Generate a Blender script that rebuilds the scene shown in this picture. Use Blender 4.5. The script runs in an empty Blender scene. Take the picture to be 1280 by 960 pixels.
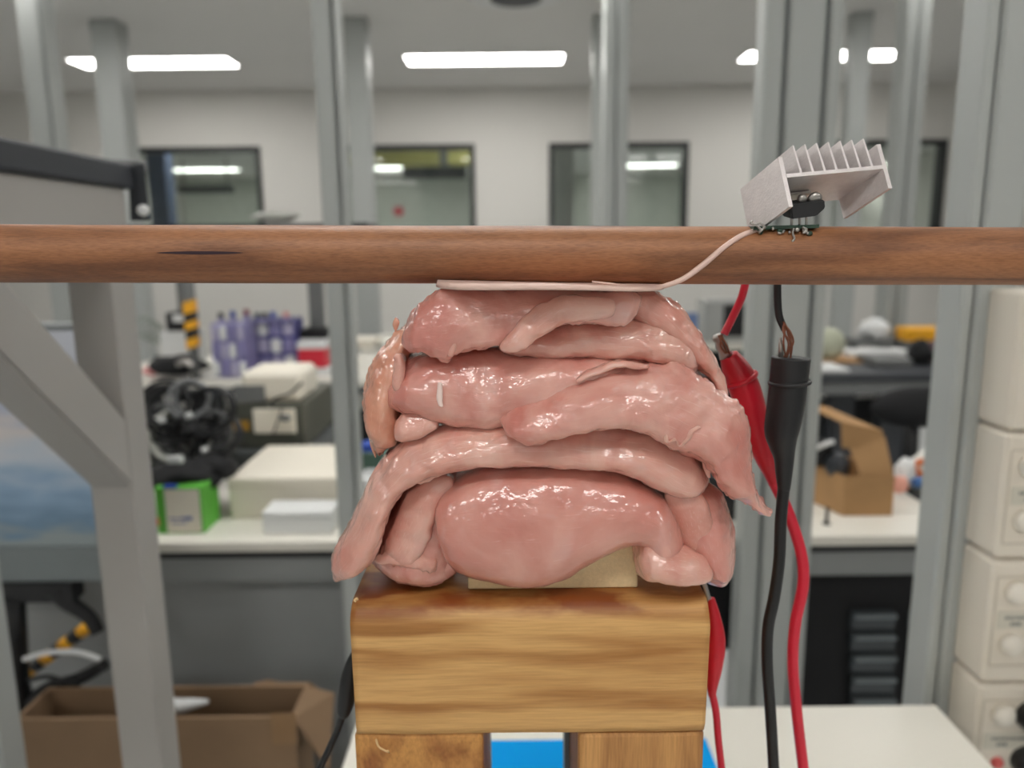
import bpy, bmesh, math, random
from mathutils import Vector, Matrix, noise
random.seed(7); noise.seed_set(23)
SC = bpy.context.scene
COL = SC.collection
R = math.radians

# ------------------------------------------------------------------ camera, light, exposure
F_PX = 961.0                       # focal length in pixels of the 1280 x 960 frame
ZC, TZ, CEIL = 1.28, 0.73, 2.70    # camera height, bench height, ceiling height
PITCH, ROLL = R(10.4), R(-0.60)
cam_data = bpy.data.cameras.new('camera')
cam = bpy.data.objects.new('camera', cam_data); COL.objects.link(cam)
CAM_ROT = Matrix.Rotation(R(90) - PITCH, 3, 'X') @ Matrix.Rotation(ROLL, 3, 'Z')
cam.location = (0, 0, ZC)
cam.rotation_euler = CAM_ROT.to_euler()
cam_data.sensor_width = 36.0
cam_data.lens = 36.0 * F_PX / 1280.0
cam_data.clip_start = 0.02; cam_data.clip_end = 60
cam_data.dof.use_dof = True
cam_data.dof.focus_distance = 0.325
cam_data.dof.aperture_fstop = 7.0
SC.camera = cam

world = bpy.data.worlds.new('world'); SC.world = world
world.use_nodes = True
world.node_tree.nodes['Background'].inputs[0].default_value = (0.8, 0.85, 0.9, 1)
world.node_tree.nodes['Background'].inputs[1].default_value = 0.3

vs = SC.view_settings
vs.view_transform = 'Standard'; vs.look = 'None'; vs.gamma = 1.0
vs.use_curve_mapping = False
vs.exposure = 0.2
LAMP = 15.0                        # radiance of the ceiling panels
try:
    SC.cycles.use_denoising = True
    SC.cycles.caustics_reflective = False; SC.cycles.caustics_refractive = False
    SC.cycles.max_bounces = 8; SC.cycles.diffuse_bounces = 5
    SC.cycles.sample_clamp_indirect = 6.0
except Exception:
    pass

def ray(px, py):
    d = CAM_ROT @ Vector(((px - 640) / F_PX, -(py - 480) / F_PX, -1.0))
    return d
def at(px, py, Y):
    d = ray(px, py); t = Y / d.y
    return Vector((0, 0, ZC)) + d * t
def onz(px, py, z):
    d = ray(px, py); t = (z - ZC) / d.z
    return Vector((0, 0, ZC)) + d * t
def onx(px, py, x):
    d = ray(px, py); t = x / d.x
    return Vector((0, 0, ZC)) + d * t

# ------------------------------------------------------------------ materials
def lin(c):
    out = []
    for v in c[:3]:
        v = v / 255.0
        out.append(v / 12.92 if v <= 0.04045 else ((v + 0.055) / 1.055) ** 2.4)
    return tuple(out) + (1.0,)

MATS = {}
def mat(name, rgb, rough=0.5, metal=0.0, var=0.06, scale=8.0, bump=0.0, bscale=60.0, stretch=(1, 1, 1),
        coat=0.0, trans=0.0, emit=0.0, spec=0.5, alpha=1.0):
    if name in MATS: return MATS[name]
    m = bpy.data.materials.new(name); m.use_nodes = True
    nt = m.node_tree; b = nt.nodes['Principled BSDF']
    b.inputs['Roughness'].default_value = rough
    b.inputs['Metallic'].default_value = metal
    b.inputs['Coat Weight'].default_value = coat
    b.inputs['Transmission Weight'].default_value = trans
    b.inputs['Specular IOR Level'].default_value = spec
    b.inputs['Alpha'].default_value = alpha
    c = lin(rgb)
    tc = nt.nodes.new('ShaderNodeTexCoord'); mp = nt.nodes.new('ShaderNodeMapping')
    mp.inputs['Scale'].default_value = stretch
    nt.links.new(tc.outputs['Object'], mp.inputs['Vector'])
    nz = nt.nodes.new('ShaderNodeTexNoise'); nz.inputs['Scale'].default_value = scale
    nz.inputs['Detail'].default_value = 4
    nt.links.new(mp.outputs[0], nz.inputs['Vector'])
    rp = nt.nodes.new('ShaderNodeValToRGB')
    rp.color_ramp.elements[0].position = 0.3; rp.color_ramp.elements[1].position = 0.7
    rp.color_ramp.elements[0].color = tuple(max(0, x * (1 - var)) for x in c[:3]) + (1,)
    rp.color_ramp.elements[1].color = tuple(min(1, x * (1 + var)) for x in c[:3]) + (1,)
    nt.links.new(nz.outputs['Fac'], rp.inputs['Fac'])
    nt.links.new(rp.outputs['Color'], b.inputs['Base Color'])
    if emit:
        nt.links.new(rp.outputs['Color'], b.inputs['Emission Color'])
        b.inputs['Emission Strength'].default_value = emit
    if bump:
        n2 = nt.nodes.new('ShaderNodeTexNoise'); n2.inputs['Scale'].default_value = bscale
        nt.links.new(mp.outputs[0], n2.inputs['Vector'])
        bp = nt.nodes.new('ShaderNodeBump'); bp.inputs['Strength'].default_value = bump
        bp.inputs['Distance'].default_value = 0.002
        nt.links.new(n2.outputs['Fac'], bp.inputs['Height'])
        nt.links.new(bp.outputs['Normal'], b.inputs['Normal'])
    MATS[name] = m
    return m

def wood_mat(name, dark, light, stretch, scale=3.0, rough=0.5, stain=None, distort=2.0, coat=0.0, fine=(4, 90, 90), bands=None, fine_mix=0.5):
    m = bpy.data.materials.new(name); m.use_nodes = True
    nt = m.node_tree; b = nt.nodes['Principled BSDF']; L = nt.links.new
    b.inputs['Roughness'].default_value = rough; b.inputs['Coat Weight'].default_value = coat
    b.inputs['Coat Roughness'].default_value = 0.35
    tc = nt.nodes.new('ShaderNodeTexCoord'); mp = nt.nodes.new('ShaderNodeMapping')
    mp.inputs['Scale'].default_value = stretch
    L(tc.outputs['Object'], mp.inputs['Vector'])
    n1 = nt.nodes.new('ShaderNodeTexNoise'); n1.inputs['Scale'].default_value = scale
    n1.inputs['Detail'].default_value = 3; n1.inputs['Distortion'].default_value = distort * 0.3
    L(mp.outputs[0], n1.inputs['Vector'])
    mp2 = nt.nodes.new('ShaderNodeMapping'); mp2.inputs['Scale'].default_value = fine
    L(tc.outputs['Object'], mp2.inputs['Vector'])
    n2 = nt.nodes.new('ShaderNodeTexNoise'); n2.inputs['Scale'].default_value = 12; n2.inputs['Detail'].default_value = 5
    L(mp2.outputs[0], n2.inputs['Vector'])
    rp = nt.nodes.new('ShaderNodeValToRGB')
    rp.color_ramp.elements[0].position = 0.36; rp.color_ramp.elements[0].color = lin(dark)
    rp.color_ramp.elements[1].position = 0.62; rp.color_ramp.elements[1].color = lin(light)
    mid = tuple((a * 0.35 + c * 0.65) for a, c in zip(dark, light))
    e = rp.color_ramp.elements.new(0.5); e.color = lin(mid)
    if bands:
        wv_ = nt.nodes.new('ShaderNodeTexWave'); wv_.wave_type = 'BANDS'; wv_.bands_direction = 'Z'; wv_.wave_profile = 'SIN'
        mpw = nt.nodes.new('ShaderNodeMapping'); mpw.inputs['Scale'].default_value = bands[0]
        L(tc.outputs['Object'], mpw.inputs['Vector']); L(mpw.outputs[0], wv_.inputs['Vector'])
        wv_.inputs['Scale'].default_value = bands[1]; wv_.inputs['Distortion'].default_value = bands[2]
        wv_.inputs['Detail'].default_value = 1.5; wv_.inputs['Detail Scale'].default_value = bands[3]
        mxf = nt.nodes.new('ShaderNodeMath'); mxf.operation = 'MULTIPLY_ADD'; mxf.inputs[1].default_value = 0.26
        mx0_ = nt.nodes.new('ShaderNodeMath'); mx0_.operation = 'MULTIPLY'; mx0_.inputs[1].default_value = 0.74
        L(n1.outputs['Fac'], mx0_.inputs[0]); L(wv_.outputs['Fac'], mxf.inputs[0]); L(mx0_.outputs[0], mxf.inputs[2])
        L(mxf.outputs[0], rp.inputs['Fac'])
    else: L(n1.outputs['Fac'], rp.inputs['Fac'])
    mx = nt.nodes.new('ShaderNodeMixRGB'); mx.blend_type = 'MULTIPLY'; mx.inputs[0].default_value = fine_mix
    r2 = nt.nodes.new('ShaderNodeValToRGB')
    r2.color_ramp.elements[0].position = 0.3; r2.color_ramp.elements[0].color = (0.55, 0.5, 0.45, 1)
    r2.color_ramp.elements[1].position = 0.6; r2.color_ramp.elements[1].color = (1, 1, 1, 1)
    L(n2.outputs['Fac'], r2.inputs['Fac'])
    L(rp.outputs[0], mx.inputs[1]); L(r2.outputs[0], mx.inputs[2])
    out = mx.outputs[0]
    if stain:                                     # wet stains: own shape, patches of rusty brown
        n3 = nt.nodes.new('ShaderNodeTexNoise'); n3.inputs['Scale'].default_value = stain[1]; n3.inputs['Detail'].default_value = 4
        mp3 = nt.nodes.new('ShaderNodeMapping'); mp3.inputs['Scale'].default_value = stain[3]
        L(tc.outputs['Object'], mp3.inputs['Vector']); L(mp3.outputs[0], n3.inputs['Vector'])
        r3 = nt.nodes.new('ShaderNodeValToRGB')
        r3.color_ramp.elements[0].position = stain[2]; r3.color_ramp.elements[1].position = stain[2] + 0.12
        L(n3.outputs['Fac'], r3.inputs['Fac'])
        m3 = nt.nodes.new('ShaderNodeMixRGB')
        if len(stain) > 4:
            sz = nt.nodes.new('ShaderNodeSeparateXYZ'); L(tc.outputs['Object'], sz.inputs[0])
            mr = nt.nodes.new('ShaderNodeMapRange'); mr.inputs['From Min'].default_value = stain[4]; mr.inputs['From Max'].default_value = stain[4] + .006
            L(sz.outputs['Z'], mr.inputs['Value'])
            mm = nt.nodes.new('ShaderNodeMath'); mm.operation = 'MULTIPLY'; L(mr.outputs[0], mm.inputs[0]); L(r3.outputs[0], mm.inputs[1])
            L(mm.outputs[0], m3.inputs[0])
        else: L(r3.outputs[0], m3.inputs[0])
        L(out, m3.inputs[1]); m3.inputs[2].default_value = lin(stain[0])
        m3.use_clamp = True
        out = m3.outputs[0]
    L(out, b.inputs['Base Color'])
    bp = nt.nodes.new('ShaderNodeBump'); bp.inputs['Strength'].default_value = 0.25; bp.inputs['Distance'].default_value = 0.0006
    L(n2.outputs['Fac'], bp.inputs['Height']); L(bp.outputs[0], b.inputs['Normal'])
    return m

def meat_mat(name, a, b_, fat, fatpos=0.62, gloss=0.05, wetness=0.7):
    """raw poultry: pink flesh with paler membrane patches, fibres along the UV u axis, a wet film on top"""
    m = bpy.data.materials.new(name); m.use_nodes = True
    nt = m.node_tree; b = nt.nodes['Principled BSDF']; L = nt.links.new
    def nz(scale, detail, vec, dist=0.0):
        n = nt.nodes.new('ShaderNodeTexNoise'); n.inputs['Scale'].default_value = scale
        n.inputs['Detail'].default_value = detail; n.inputs['Distortion'].default_value = dist
        L(vec, n.inputs['Vector']); return n.outputs['Fac']
    def ramp(fac, p0, p1, c0=(0, 0, 0, 1), c1=(1, 1, 1, 1)):
        r = nt.nodes.new('ShaderNodeValToRGB'); e = r.color_ramp.elements
        e[0].position = p0; e[0].color = c0; e[1].position = p1; e[1].color = c1
        L(fac, r.inputs['Fac']); return r.outputs[0]
    def mix(fac, k, c0, c1):
        x = nt.nodes.new('ShaderNodeMixRGB'); mu = nt.nodes.new('ShaderNodeMath'); mu.operation = 'MULTIPLY'; mu.inputs[1].default_value = k
        L(fac, mu.inputs[0]); L(mu.outputs[0], x.inputs[0]); L(c0, x.inputs[1]); x.inputs[2].default_value = c1
        return x.outputs[0]
    tc = nt.nodes.new('ShaderNodeTexCoord'); ob = tc.outputs['Object']
    mp = nt.nodes.new('ShaderNodeMapping'); mp.inputs['Scale'].default_value = (3.0, 26.0, 1); L(tc.outputs['UV'], mp.inputs['Vector'])
    fib = nz(5, 5, mp.outputs[0], 0.6)
    col = ramp(nz(30, 5, ob, 0.6), 0.36, 0.64, lin(a), lin(b_))
    col = mix(ramp(nz(34, 3, ob, 0.8), 0.56, 0.70), 0.55, col, lin(tuple(x * .5 + y * .5 for x, y in zip(b_, (214, 186, 188)))))  # membrane
    col = mix(ramp(nz(19, 3, ob, 0.5), 0.60, 0.72), 0.3, col, lin(tuple(x * f for x, f in zip(a, (.96, .86, .86)))))            # redder flesh
    col = mix(ramp(fib, fatpos, fatpos + 0.2), 0.5, col, lin(fat))
    L(col, b.inputs['Base Color'])
    b.inputs['Subsurface Weight'].default_value = 0.3
    b.inputs['Subsurface Radius'].default_value = (1.0, 0.5, 0.42)
    b.inputs['Subsurface Scale'].default_value = 0.004
    b.inputs['Roughness'].default_value = 0.4
    b.inputs['Specular IOR Level'].default_value = 0.5
    b.inputs['Coat Weight'].default_value = 1.0
    b.inputs['Coat Roughness'].default_value = gloss
    b.inputs['Coat IOR'].default_value = 1.5
    def bump(h, strength, dist):
        bp = nt.nodes.new('ShaderNodeBump'); bp.inputs['Strength'].default_value = strength; bp.inputs['Distance'].default_value = dist
        L(h, bp.inputs['Height']); return bp.outputs[0]
    ad = nt.nodes.new('ShaderNodeMath'); ad.operation = 'MULTIPLY_ADD'; ad.inputs[1].default_value = 0.25
    L(fib, ad.inputs[0]); L(nz(110, 3, ob), ad.inputs[2])
    L(bump(ad.outputs[0], 0.45, 0.0012), b.inputs['Normal'])
    wet = nt.nodes.new('ShaderNodeMath'); wet.operation = 'MULTIPLY_ADD'; wet.inputs[1].default_value = 0.45
    L(nz(330, 2, ob), wet.inputs[0]); L(nz(95, 2, ob), wet.inputs[2])
    L(bump(wet.outputs[0], wetness, 0.0016), b.inputs['Coat Normal'])
    return m

WHITE_WALL = mat('wall_paint', (212, 210, 205), 0.85, var=0.015, scale=1.5)
CEIL_M = mat('ceiling_paint', (226, 225, 222), 0.9, var=0.02, scale=1.0)
FLOOR_M = mat('floor_vinyl', (186, 188, 188), 0.45, var=0.06, scale=3)
ALU = mat('aluminium_profile', (174, 178, 176), 0.45, 0.15, var=0.03, scale=3)
ALU_D = mat('aluminium_groove', (118, 123, 124), 0.5, 0.3)
GREYP = mat('grey_powder_coat', (164, 161, 156), 0.5, var=0.03, scale=4, bump=0.05, bscale=300)
GREYR = mat('grey_rail', (140, 143, 143), 0.5, var=0.03)
LAMW = mat('white_laminate', (226, 223, 213), 0.4, var=0.015, scale=5)
BLACK = mat('black_plastic', (24, 25, 28), 0.45, var=0.1)
BLACKM = mat('black_matte', (18, 19, 22), 0.8, var=0.15, scale=15)
DARKG = mat('dark_grey', (52, 55, 60), 0.5, var=0.08)
MIDG = mat('mid_grey', (110, 112, 112), 0.55)
DARKTOP = mat('dark_worktop', (50, 53, 59), 0.5, var=0.05)
CARD = mat('cardboard', (172, 134, 92), 0.85, var=0.07, scale=20, bump=0.08)
CARDB = mat('brown_cardboard', (138, 112, 86), 0.85, var=0.08, scale=10, bump=0.08)
TAPE = mat('packing_tape', (150, 118, 84), 0.3)
WHITEBOX = mat('white_card', (228, 222, 208), 0.7, var=0.02)
PALEBOX = mat('pale_plastic', (222, 224, 224), 0.5, var=0.02)
GREEN = mat('green_print', (92, 178, 62), 0.5, var=0.1, scale=20)
BLUEINK = mat('blue_print', (60, 84, 160), 0.5)
GLASS = mat('window_glass', (232, 242, 236), 0.03, trans=1.0, var=0.0)
FRAME = mat('window_frame', (32, 34, 36), 0.4)
CREAM = mat('cream_plastic', (222, 214, 200), 0.42, var=0.012)
CREAMK = mat('cream_knob', (232, 226, 214), 0.35, var=0.01)
RED = mat('red_rubber', (196, 24, 44), 0.38, var=0.06)
REDW = mat('red_cable', (205, 34, 58), 0.35, var=0.05)
BLKW = mat('black_cable', (20, 21, 24), 0.4, var=0.1)
COPPER = mat('copper_strands', (150, 98, 78), 0.4, 0.7)
STEEL = mat('nickel_steel', (176, 172, 168), 0.3, 0.9)
HSALU = mat('heatsink_aluminium', (226, 219, 218), 0.4, 0.55, var=0.05, scale=300, bump=0.1, bscale=900)
PCBG = mat('circuit_board', (38, 62, 48), 0.5, var=0.3, scale=300)
CYAN = mat('blue_mat', (0, 160, 240), 0.85, var=0.02, spec=.15)
MDF = mat('mdf', (226, 204, 160), 0.85, var=0.06, scale=700, bump=0.15, bscale=1500)
PATCH = mat('antenna_patch', (222, 190, 178), 0.45, var=0.03, scale=80)
INK = mat('pen_mark', (44, 22, 34), 0.6)
YEL = mat('yellow_plastic', (238, 172, 26), 0.5)
ORANGE = mat('orange_tape', (206, 106, 44), 0.5, var=0.1)
REDBOX = mat('red_box', (204, 36, 56), 0.5)
PURPLE = mat('lilac_plastic', (150, 146, 196), 0.35, trans=0.25)
PURPLED = mat('indigo_plastic', (84, 84, 150), 0.4)
BLUEC = mat('blue_cap', (36, 74, 170), 0.45)
PINK = mat('pink_rubber', (224, 150, 150), 0.5)
OLIVE = mat('pale_olive', (190, 194, 172), 0.6)
CLEARD = mat('clear_drawer', (120, 128, 132), 0.25)
TENDON = mat('white_tendon', (238, 214, 206), 0.35, coat=0.6, var=0.03)

DOWEL = wood_mat('varnished_dowel', (120, 76, 48), (166, 112, 74), (6, 50, 50), 1.6, 0.5, coat=0.12, fine=(22, 150, 150), fine_mix=0.6)
PINE = wood_mat('pine_block', (168, 116, 60), (214, 168, 106), (3.2, 20, 42), 1.6, 0.5,
                stain=((134, 70, 26), 46, 0.47, (.5, 1, 1.4), at(660, 757, .33).z - TZ - .008), distort=2.5, bands=((.16, 1, 1), 14, 4.5, 5.0), fine_mix=0.35)
PINEV = wood_mat('pine_leg', (152, 102, 56), (204, 152, 92), (40, 20, 4), 1.6, 0.55, fine=(90, 90, 5))
PINEO = wood_mat('pine_leg_mottled', (152, 96, 48), (202, 146, 80), (30, 20, 24), 1.8, 0.55, fine=(60, 60, 30))
MEAT1 = meat_mat('flesh_pink', (200, 128, 117), (223, 174, 161), (236, 206, 194))
MEAT2 = meat_mat('flesh_pale', (207, 144, 130), (227, 183, 168), (240, 212, 200), 0.58)
MEAT3 = meat_mat('flesh_peach', (208, 142, 116), (225, 176, 152), (240, 208, 188), 0.6)
MEAT4 = meat_mat('flesh_rosy', (199, 130, 118), (217, 161, 148), (234, 200, 190), 0.64, wetness=0.4)

# ------------------------------------------------------------------ mesh helpers
def link(name, me, m, parent=None):
    o = bpy.data.objects.new(name, me); COL.objects.link(o)
    if m is not None: me.materials.append(m)
    if parent is not None:
        base = parent
        off = Vector((0, 0, 0))
        while base is not None:
            off += base.location; base = base.parent
        me.transform(Matrix.Translation(-off))
        o.parent = parent
    else:
        if len(me.vertices):
            xs = [v.co.x for v in me.vertices]; ys = [v.co.y for v in me.vertices]; zs = [v.co.z for v in me.vertices]
            c = Vector(((min(xs) + max(xs)) / 2, (min(ys) + max(ys)) / 2, min(zs)))
            me.transform(Matrix.Translation(-c)); o.location = c
    return o

def obj(name, bm, m, parent=None, smooth=False):
    me = bpy.data.meshes.new(name)
    bmesh.ops.recalc_face_normals(bm, faces=bm.faces)
    bm.to_mesh(me); bm.free()
    if smooth:
        for p in me.polygons: p.use_smooth = True
    return link(name, me, m, parent)

def tag(o, label, cat, group=None):
    o['label'] = label; o['category'] = cat
    if group: o['group'] = group
    return o
def struct(o):
    o['kind'] = 'structure'; return o
def thing(name, loc, label, cat, group=None):
    o = bpy.data.objects.new(name, None); COL.objects.link(o)
    o.empty_display_size = 0.05
    o.location = loc
    return tag(o, label, cat, group)

def bx(bm, x0, x1, y0, y1, z0, z1, bev=0.0, rot=None, seg=1):
    """axis aligned box, optional bevel, optional rotation matrix about its centre"""
    c = Vector(((x0 + x1) / 2, (y0 + y1) / 2, (z0 + z1) / 2))
    mtx = Matrix.Translation(c)
    if rot is not None: mtx = mtx @ rot.to_4x4()
    r = bmesh.ops.create_cube(bm, size=1.0, matrix=mtx @ Matrix.Diagonal((abs(x1 - x0), abs(y1 - y0), abs(z1 - z0), 1)))
    if bev:
        vs_ = set(r['verts'])
        es = [e for e in bm.edges if e.verts[0] in vs_ and e.verts[1] in vs_]
        bmesh.ops.bevel(bm, geom=es, offset=bev, segments=seg, affect='EDGES', profile=0.5)
    return bm
def box(name, dims, m, parent=None, bev=0.0, rot=None):
    return obj(name, bx(bmesh.new(), *dims, bev=bev, rot=rot), m, parent)

def cyl(bm, p0, p1, r0, r1=None, n=16):
    p0, p1 = Vector(p0), Vector(p1)
    d = p1 - p0; L = d.length
    q = d.to_track_quat('Z', 'Y').to_matrix().to_4x4()
    bmesh.ops.create_cone(bm, cap_ends=True, segments=n, radius1=r0, radius2=r0 if r1 is None else r1, depth=L,
                          matrix=Matrix.Translation((p0 + p1) / 2) @ q)
    return bm
def sphere(bm, c, r, sx=1, sy=1, sz=1, n=12):
    bmesh.ops.create_uvsphere(bm, u_segments=n * 2, v_segments=n, radius=r,
                              matrix=Matrix.Translation(c) @ Matrix.Diagonal((sx, sy, sz, 1)))
    return bm
def torus(bm, c, R0, r, rot=None, nu=24, nv=8):
    M = Matrix.Translation(c) @ (rot.to_4x4() if rot is not None else Matrix())
    rings = []
    for i in range(nu):
        a = 2 * math.pi * i / nu
        rings.append([bm.verts.new(M @ Vector(((R0 + r * math.cos(b)) * math.cos(a), (R0 + r * math.cos(b)) * math.sin(a), r * math.sin(b))))
                      for b in [2 * math.pi * j / nv for j in range(nv)]])
    for i in range(nu):
        for j in range(nv):
            bm.faces.new((rings[i][j], rings[(i + 1) % nu][j], rings[(i + 1) % nu][(j + 1) % nv], rings[i][(j + 1) % nv]))
    return bm

def crom(pts, n):
    """Catmull-Rom through tuples of any length"""
    out = []; N = len(pts)
    for k in range(n):
        t = k / (n - 1) * (N - 1); i = min(int(t), N - 2); u = t - i
        p0 = pts[max(i - 1, 0)]; p1 = pts[i]; p2 = pts[i + 1]; p3 = pts[min(i + 2, N - 1)]
        out.append(tuple(0.5 * (2 * b + (c - a) * u + (2 * a - 5 * b + 4 * c - d) * u * u + (3 * b - a - 3 * c + d) * u ** 3)
                         for a, b, c, d in zip(p0, p1, p2, p3)))
    return out

def tube(bm, pts, r, n=48, seg=10, radii=None, cap=True):
    P = [Vector(p) for p in crom([tuple(p) for p in pts], n)]
    RR = [q[0] for q in crom([(x,) for x in radii], n)] if radii else [r] * n
    t0 = (P[1] - P[0]).normalized()
    up = Vector((0, 0, 1)) if abs(t0.z) < 0.9 else Vector((0, 1, 0))
    nrm = t0.cross(up).normalized(); rings = []
    for i, p in enumerate(P):
        t = (P[min(i + 1, n - 1)] - P[max(i - 1, 0)]).normalized()
        nrm = (nrm - t * nrm.dot(t)).normalized(); b = t.cross(nrm)
        rings.append([bm.verts.new(p + (nrm * math.cos(a) + b * math.sin(a)) * RR[i]) for a in [2 * math.pi * j / seg for j in range(seg)]])
    for i in range(n - 1):
        for j in range(seg):
            bm.faces.new((rings[i][j], rings[i][(j + 1) % seg], rings[i + 1][(j + 1) % seg], rings[i + 1][j]))
    if cap:
        bm.faces.new(rings[0][::-1]); bm.faces.new(rings[-1])
    return bm

def lathe_axis(bm, p0, p1, prof, n=24):
    """profile [(t, r)] along the axis p0 -> p1"""
    p0, p1 = Vector(p0), Vector(p1); d = (p1 - p0); ax = d.normalized()
    up = Vector((0, 1, 0)) if abs(ax.y) < 0.9 else Vector((1, 0, 0))
    a_ = ax.cross(up).normalized(); b_ = ax.cross(a_)
    rings = []
    for t, r in prof:
        c = p0 + d * t
        rings.append([bm.verts.new(c + (a_ * math.cos(x) + b_ * math.sin(x)) * r) for x in [2 * math.pi * j / n for j in range(n)]])
    for i in range(len(rings) - 1):
        for j in range(n):
            bm.faces.new((rings[i][j], rings[i][(j + 1) % n], rings[i + 1][(j + 1) % n], rings[i + 1][j]))
    bm.faces.new(rings[0][::-1]); bm.faces.new(rings[-1])
    return bm

def hexa(bm, P):
    """box from 8 corners: bottom 4 then top 4"""
    v = [bm.verts.new(p) for p in P]
    for f in ((0, 3, 2, 1), (4, 5, 6, 7), (0, 1, 5, 4), (1, 2, 6, 5), (2, 3, 7, 6), (3, 0, 4, 7)):
        bm.faces.new([v[i] for i in f])
    return bm

def prism_x(bm, prof, x0, x1, nx=1):
    """closed profile [(y, z)] extruded along x"""
    rings = []
    for k in range(nx + 1):
        x = x0 + (x1 - x0) * k / nx
        rings.append([bm.verts.new((x, y, z)) for y, z in prof])
    n = len(prof)
    for k in range(nx):
        for j in range(n):
            bm.faces.new((rings[k][j], rings[k][(j + 1) % n], rings[k + 1][(j + 1) % n], rings[k + 1][j]))
    bm.faces.new(rings[0][::-1]); bm.faces.new(rings[-1])
    return bm

# ------------------------------------------------------------------ the room
YW = onz(640, 108, CEIL).y               # the far wall, where wall meets ceiling in the photograph
XL, XR, YB, YE = -7.0, 7.0, -4.0, 17.0
struct(box('floor', (XL, XR, YB, YE + .1, -0.05, 0.0), FLOOR_M))
struct(box('ceiling', (XL, XR, YB, YE + .1, CEIL, CEIL + 0.05), CEIL_M))
struct(box('wall_left', (XL - 0.1, XL, YB, YE + .1, 0, CEIL), WHITE_WALL))
struct(box('wall_right', (XR, XR + 0.1, YB, YE + .1, 0, CEIL), WHITE_WALL))
struct(box('wall_front', (XL, XR, YB - 0.1, YB, 0, CEIL), WHITE_WALL))
struct(box('wall_beyond', (XL, XR, YE, YE + .1, 0, CEIL), mat('beyond_paint', (204, 208, 200), 0.85)))
# far wall with window openings
wins = [(155, 328), (427, 594), (686, 860), (1036, 1180)]
wz1 = at(500, 181, YW).z; wz0 = wz1 - 1.05
wx = [(at(a, 230, YW).x, at(b, 230, YW).x) for a, b in wins]
bm = bmesh.new()
T = 0.12
bx(bm, XL, XR, YW, YW + T, wz1, CEIL); bx(bm, XL, XR, YW, YW + T, 0, wz0)
edges = [XL] + [v for p in wx for v in p] + [XR]
for i in range(0, len(edges), 2):
    bx(bm, edges[i], edges[i + 1], YW, YW + T, wz0, wz1)
struct(obj('wall_back', bm, WHITE_WALL))
for i, (a, b) in enumerate(wx):
    e = thing('window_%d' % (i + 1), ((a + b) / 2, YW, wz0), '', '')
    del e['label']; del e['category']; struct(e)
    bm = bmesh.new(); t = 0.045
    bx(bm, a, b, YW - 0.015, YW + T, wz1 - t, wz1); bx(bm, a, b, YW - 0.015, YW + T, wz0, wz0 + t)
    bx(bm, a, a + t, YW - 0.015, YW + T, wz0 + t, wz1 - t); bx(bm, b - t, b, YW - 0.015, YW + T, wz0 + t, wz1 - t)
    obj('window_frame', bm, FRAME, e)
    box('pane', (a + t, b - t, YW + 0.05, YW + 0.056, wz0 + t, wz1 - t), GLASS, e)

# ceiling lamps: the three in view, and the same grid over the rest of the room
LAMP_M = bpy.data.materials.new('lamp_diffuser'); LAMP_M.use_nodes = True
_b = LAMP_M.node_tree.nodes['Principled BSDF']
_b.inputs['Base Color'].default_value = (0.9, 0.9, 0.9, 1)
_b.inputs['Emission Color'].default_value = (1.0, 0.975, 0.935, 1); _b.inputs['Emission Strength'].default_value = LAMP
LX = [onz(189, 75, CEIL).x, onz(606, 73, CEIL).x, onz(1026, 69, CEIL).x]
y_far, y_near = onz(606, 81, CEIL).y, onz(606, 64, CEIL).y
LYC = (y_far + y_near) / 2
lw = 1.24; ld = max(0.3, (y_far - y_near) * .72)
def lamp(x, y, label, group=None):
    e = thing('ceiling_lamp', (x, y, CEIL), label, 'ceiling lamp', group)
    bm = bmesh.new(); h = 0.012
    for (a0, a1, b0, b1) in ((-lw / 2, lw / 2, -ld / 2, -ld / 2 + h), (-lw / 2, lw / 2, ld / 2 - h, ld / 2),
                             (-lw / 2, -lw / 2 + h, -ld / 2 + h, ld / 2 - h), (lw / 2 - h, lw / 2, -ld / 2 + h, ld / 2 - h)):
        bx(bm, x + a0, x + a1, y + b0, y + b1, CEIL - 0.012, CEIL)
    obj('lamp_frame', bm, PALEBOX, e)
    box('diffuser', (x - lw / 2 + h, x + lw / 2 - h, y - ld / 2 + h, y + ld / 2 - h, CEIL - 0.008, CEIL - 0.002), LAMP_M, e)
for i, x in enumerate(LX):
    lamp(x, LYC, ['flat white ceiling light partly behind a thin grey column, above the leftmost window',
                  'flat white ceiling light in full view, above the bare wall between windows',
                  'flat white ceiling light cut by the wide aluminium upright and two thin columns'][i])
sx_ = (LX[2] - LX[0]) / 2
for j in range(1, 5):
    for x in (LX[0] , LX[1], LX[2]):
        lamp(x, LYC - 2.45 * j, 'flat white ceiling light of the rows nearer the chicken rig', 'ceiling lights over the benches')
for px, dist in ((258, 15.0), (482, 15.0), (806, 15.0), (1090, 15.0), (330, 12.0), (700, 12.0), (1000, 12.0), (250, 9.3), (640, 9.3), (1050, 9.3)):  # nearer rows are out of view, added to brighten the room beyond
    lamp(at(px, 213, dist).x, dist, 'flat white ceiling light in the room behind the glass, nearer rows added unseen to brighten it', 'ceiling lights beyond the windows')
# round ceiling diffuser at the top edge
c = onz(645, -10, CEIL)
e = thing('ceiling_diffuser', (c.x, c.y, CEIL), 'round grey air outlet in the ceiling, top edge of the view', 'air outlet')
bm = bmesh.new(); lathe_axis(bm, (c.x, c.y, CEIL), (c.x, c.y, CEIL - 0.03), [(0, 0.30), (0.4, 0.295), (1, 0.22)], 40)
obj('outlet_ring', bm, PALEBOX, e, True)
bm = bmesh.new(); lathe_axis(bm, (c.x, c.y, CEIL - 0.031), (c.x, c.y, CEIL - 0.05), [(0, 0.12), (0.6, 0.15), (1, 0.1)], 32)
obj('outlet_cone', bm, DARKG, e, True)
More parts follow.
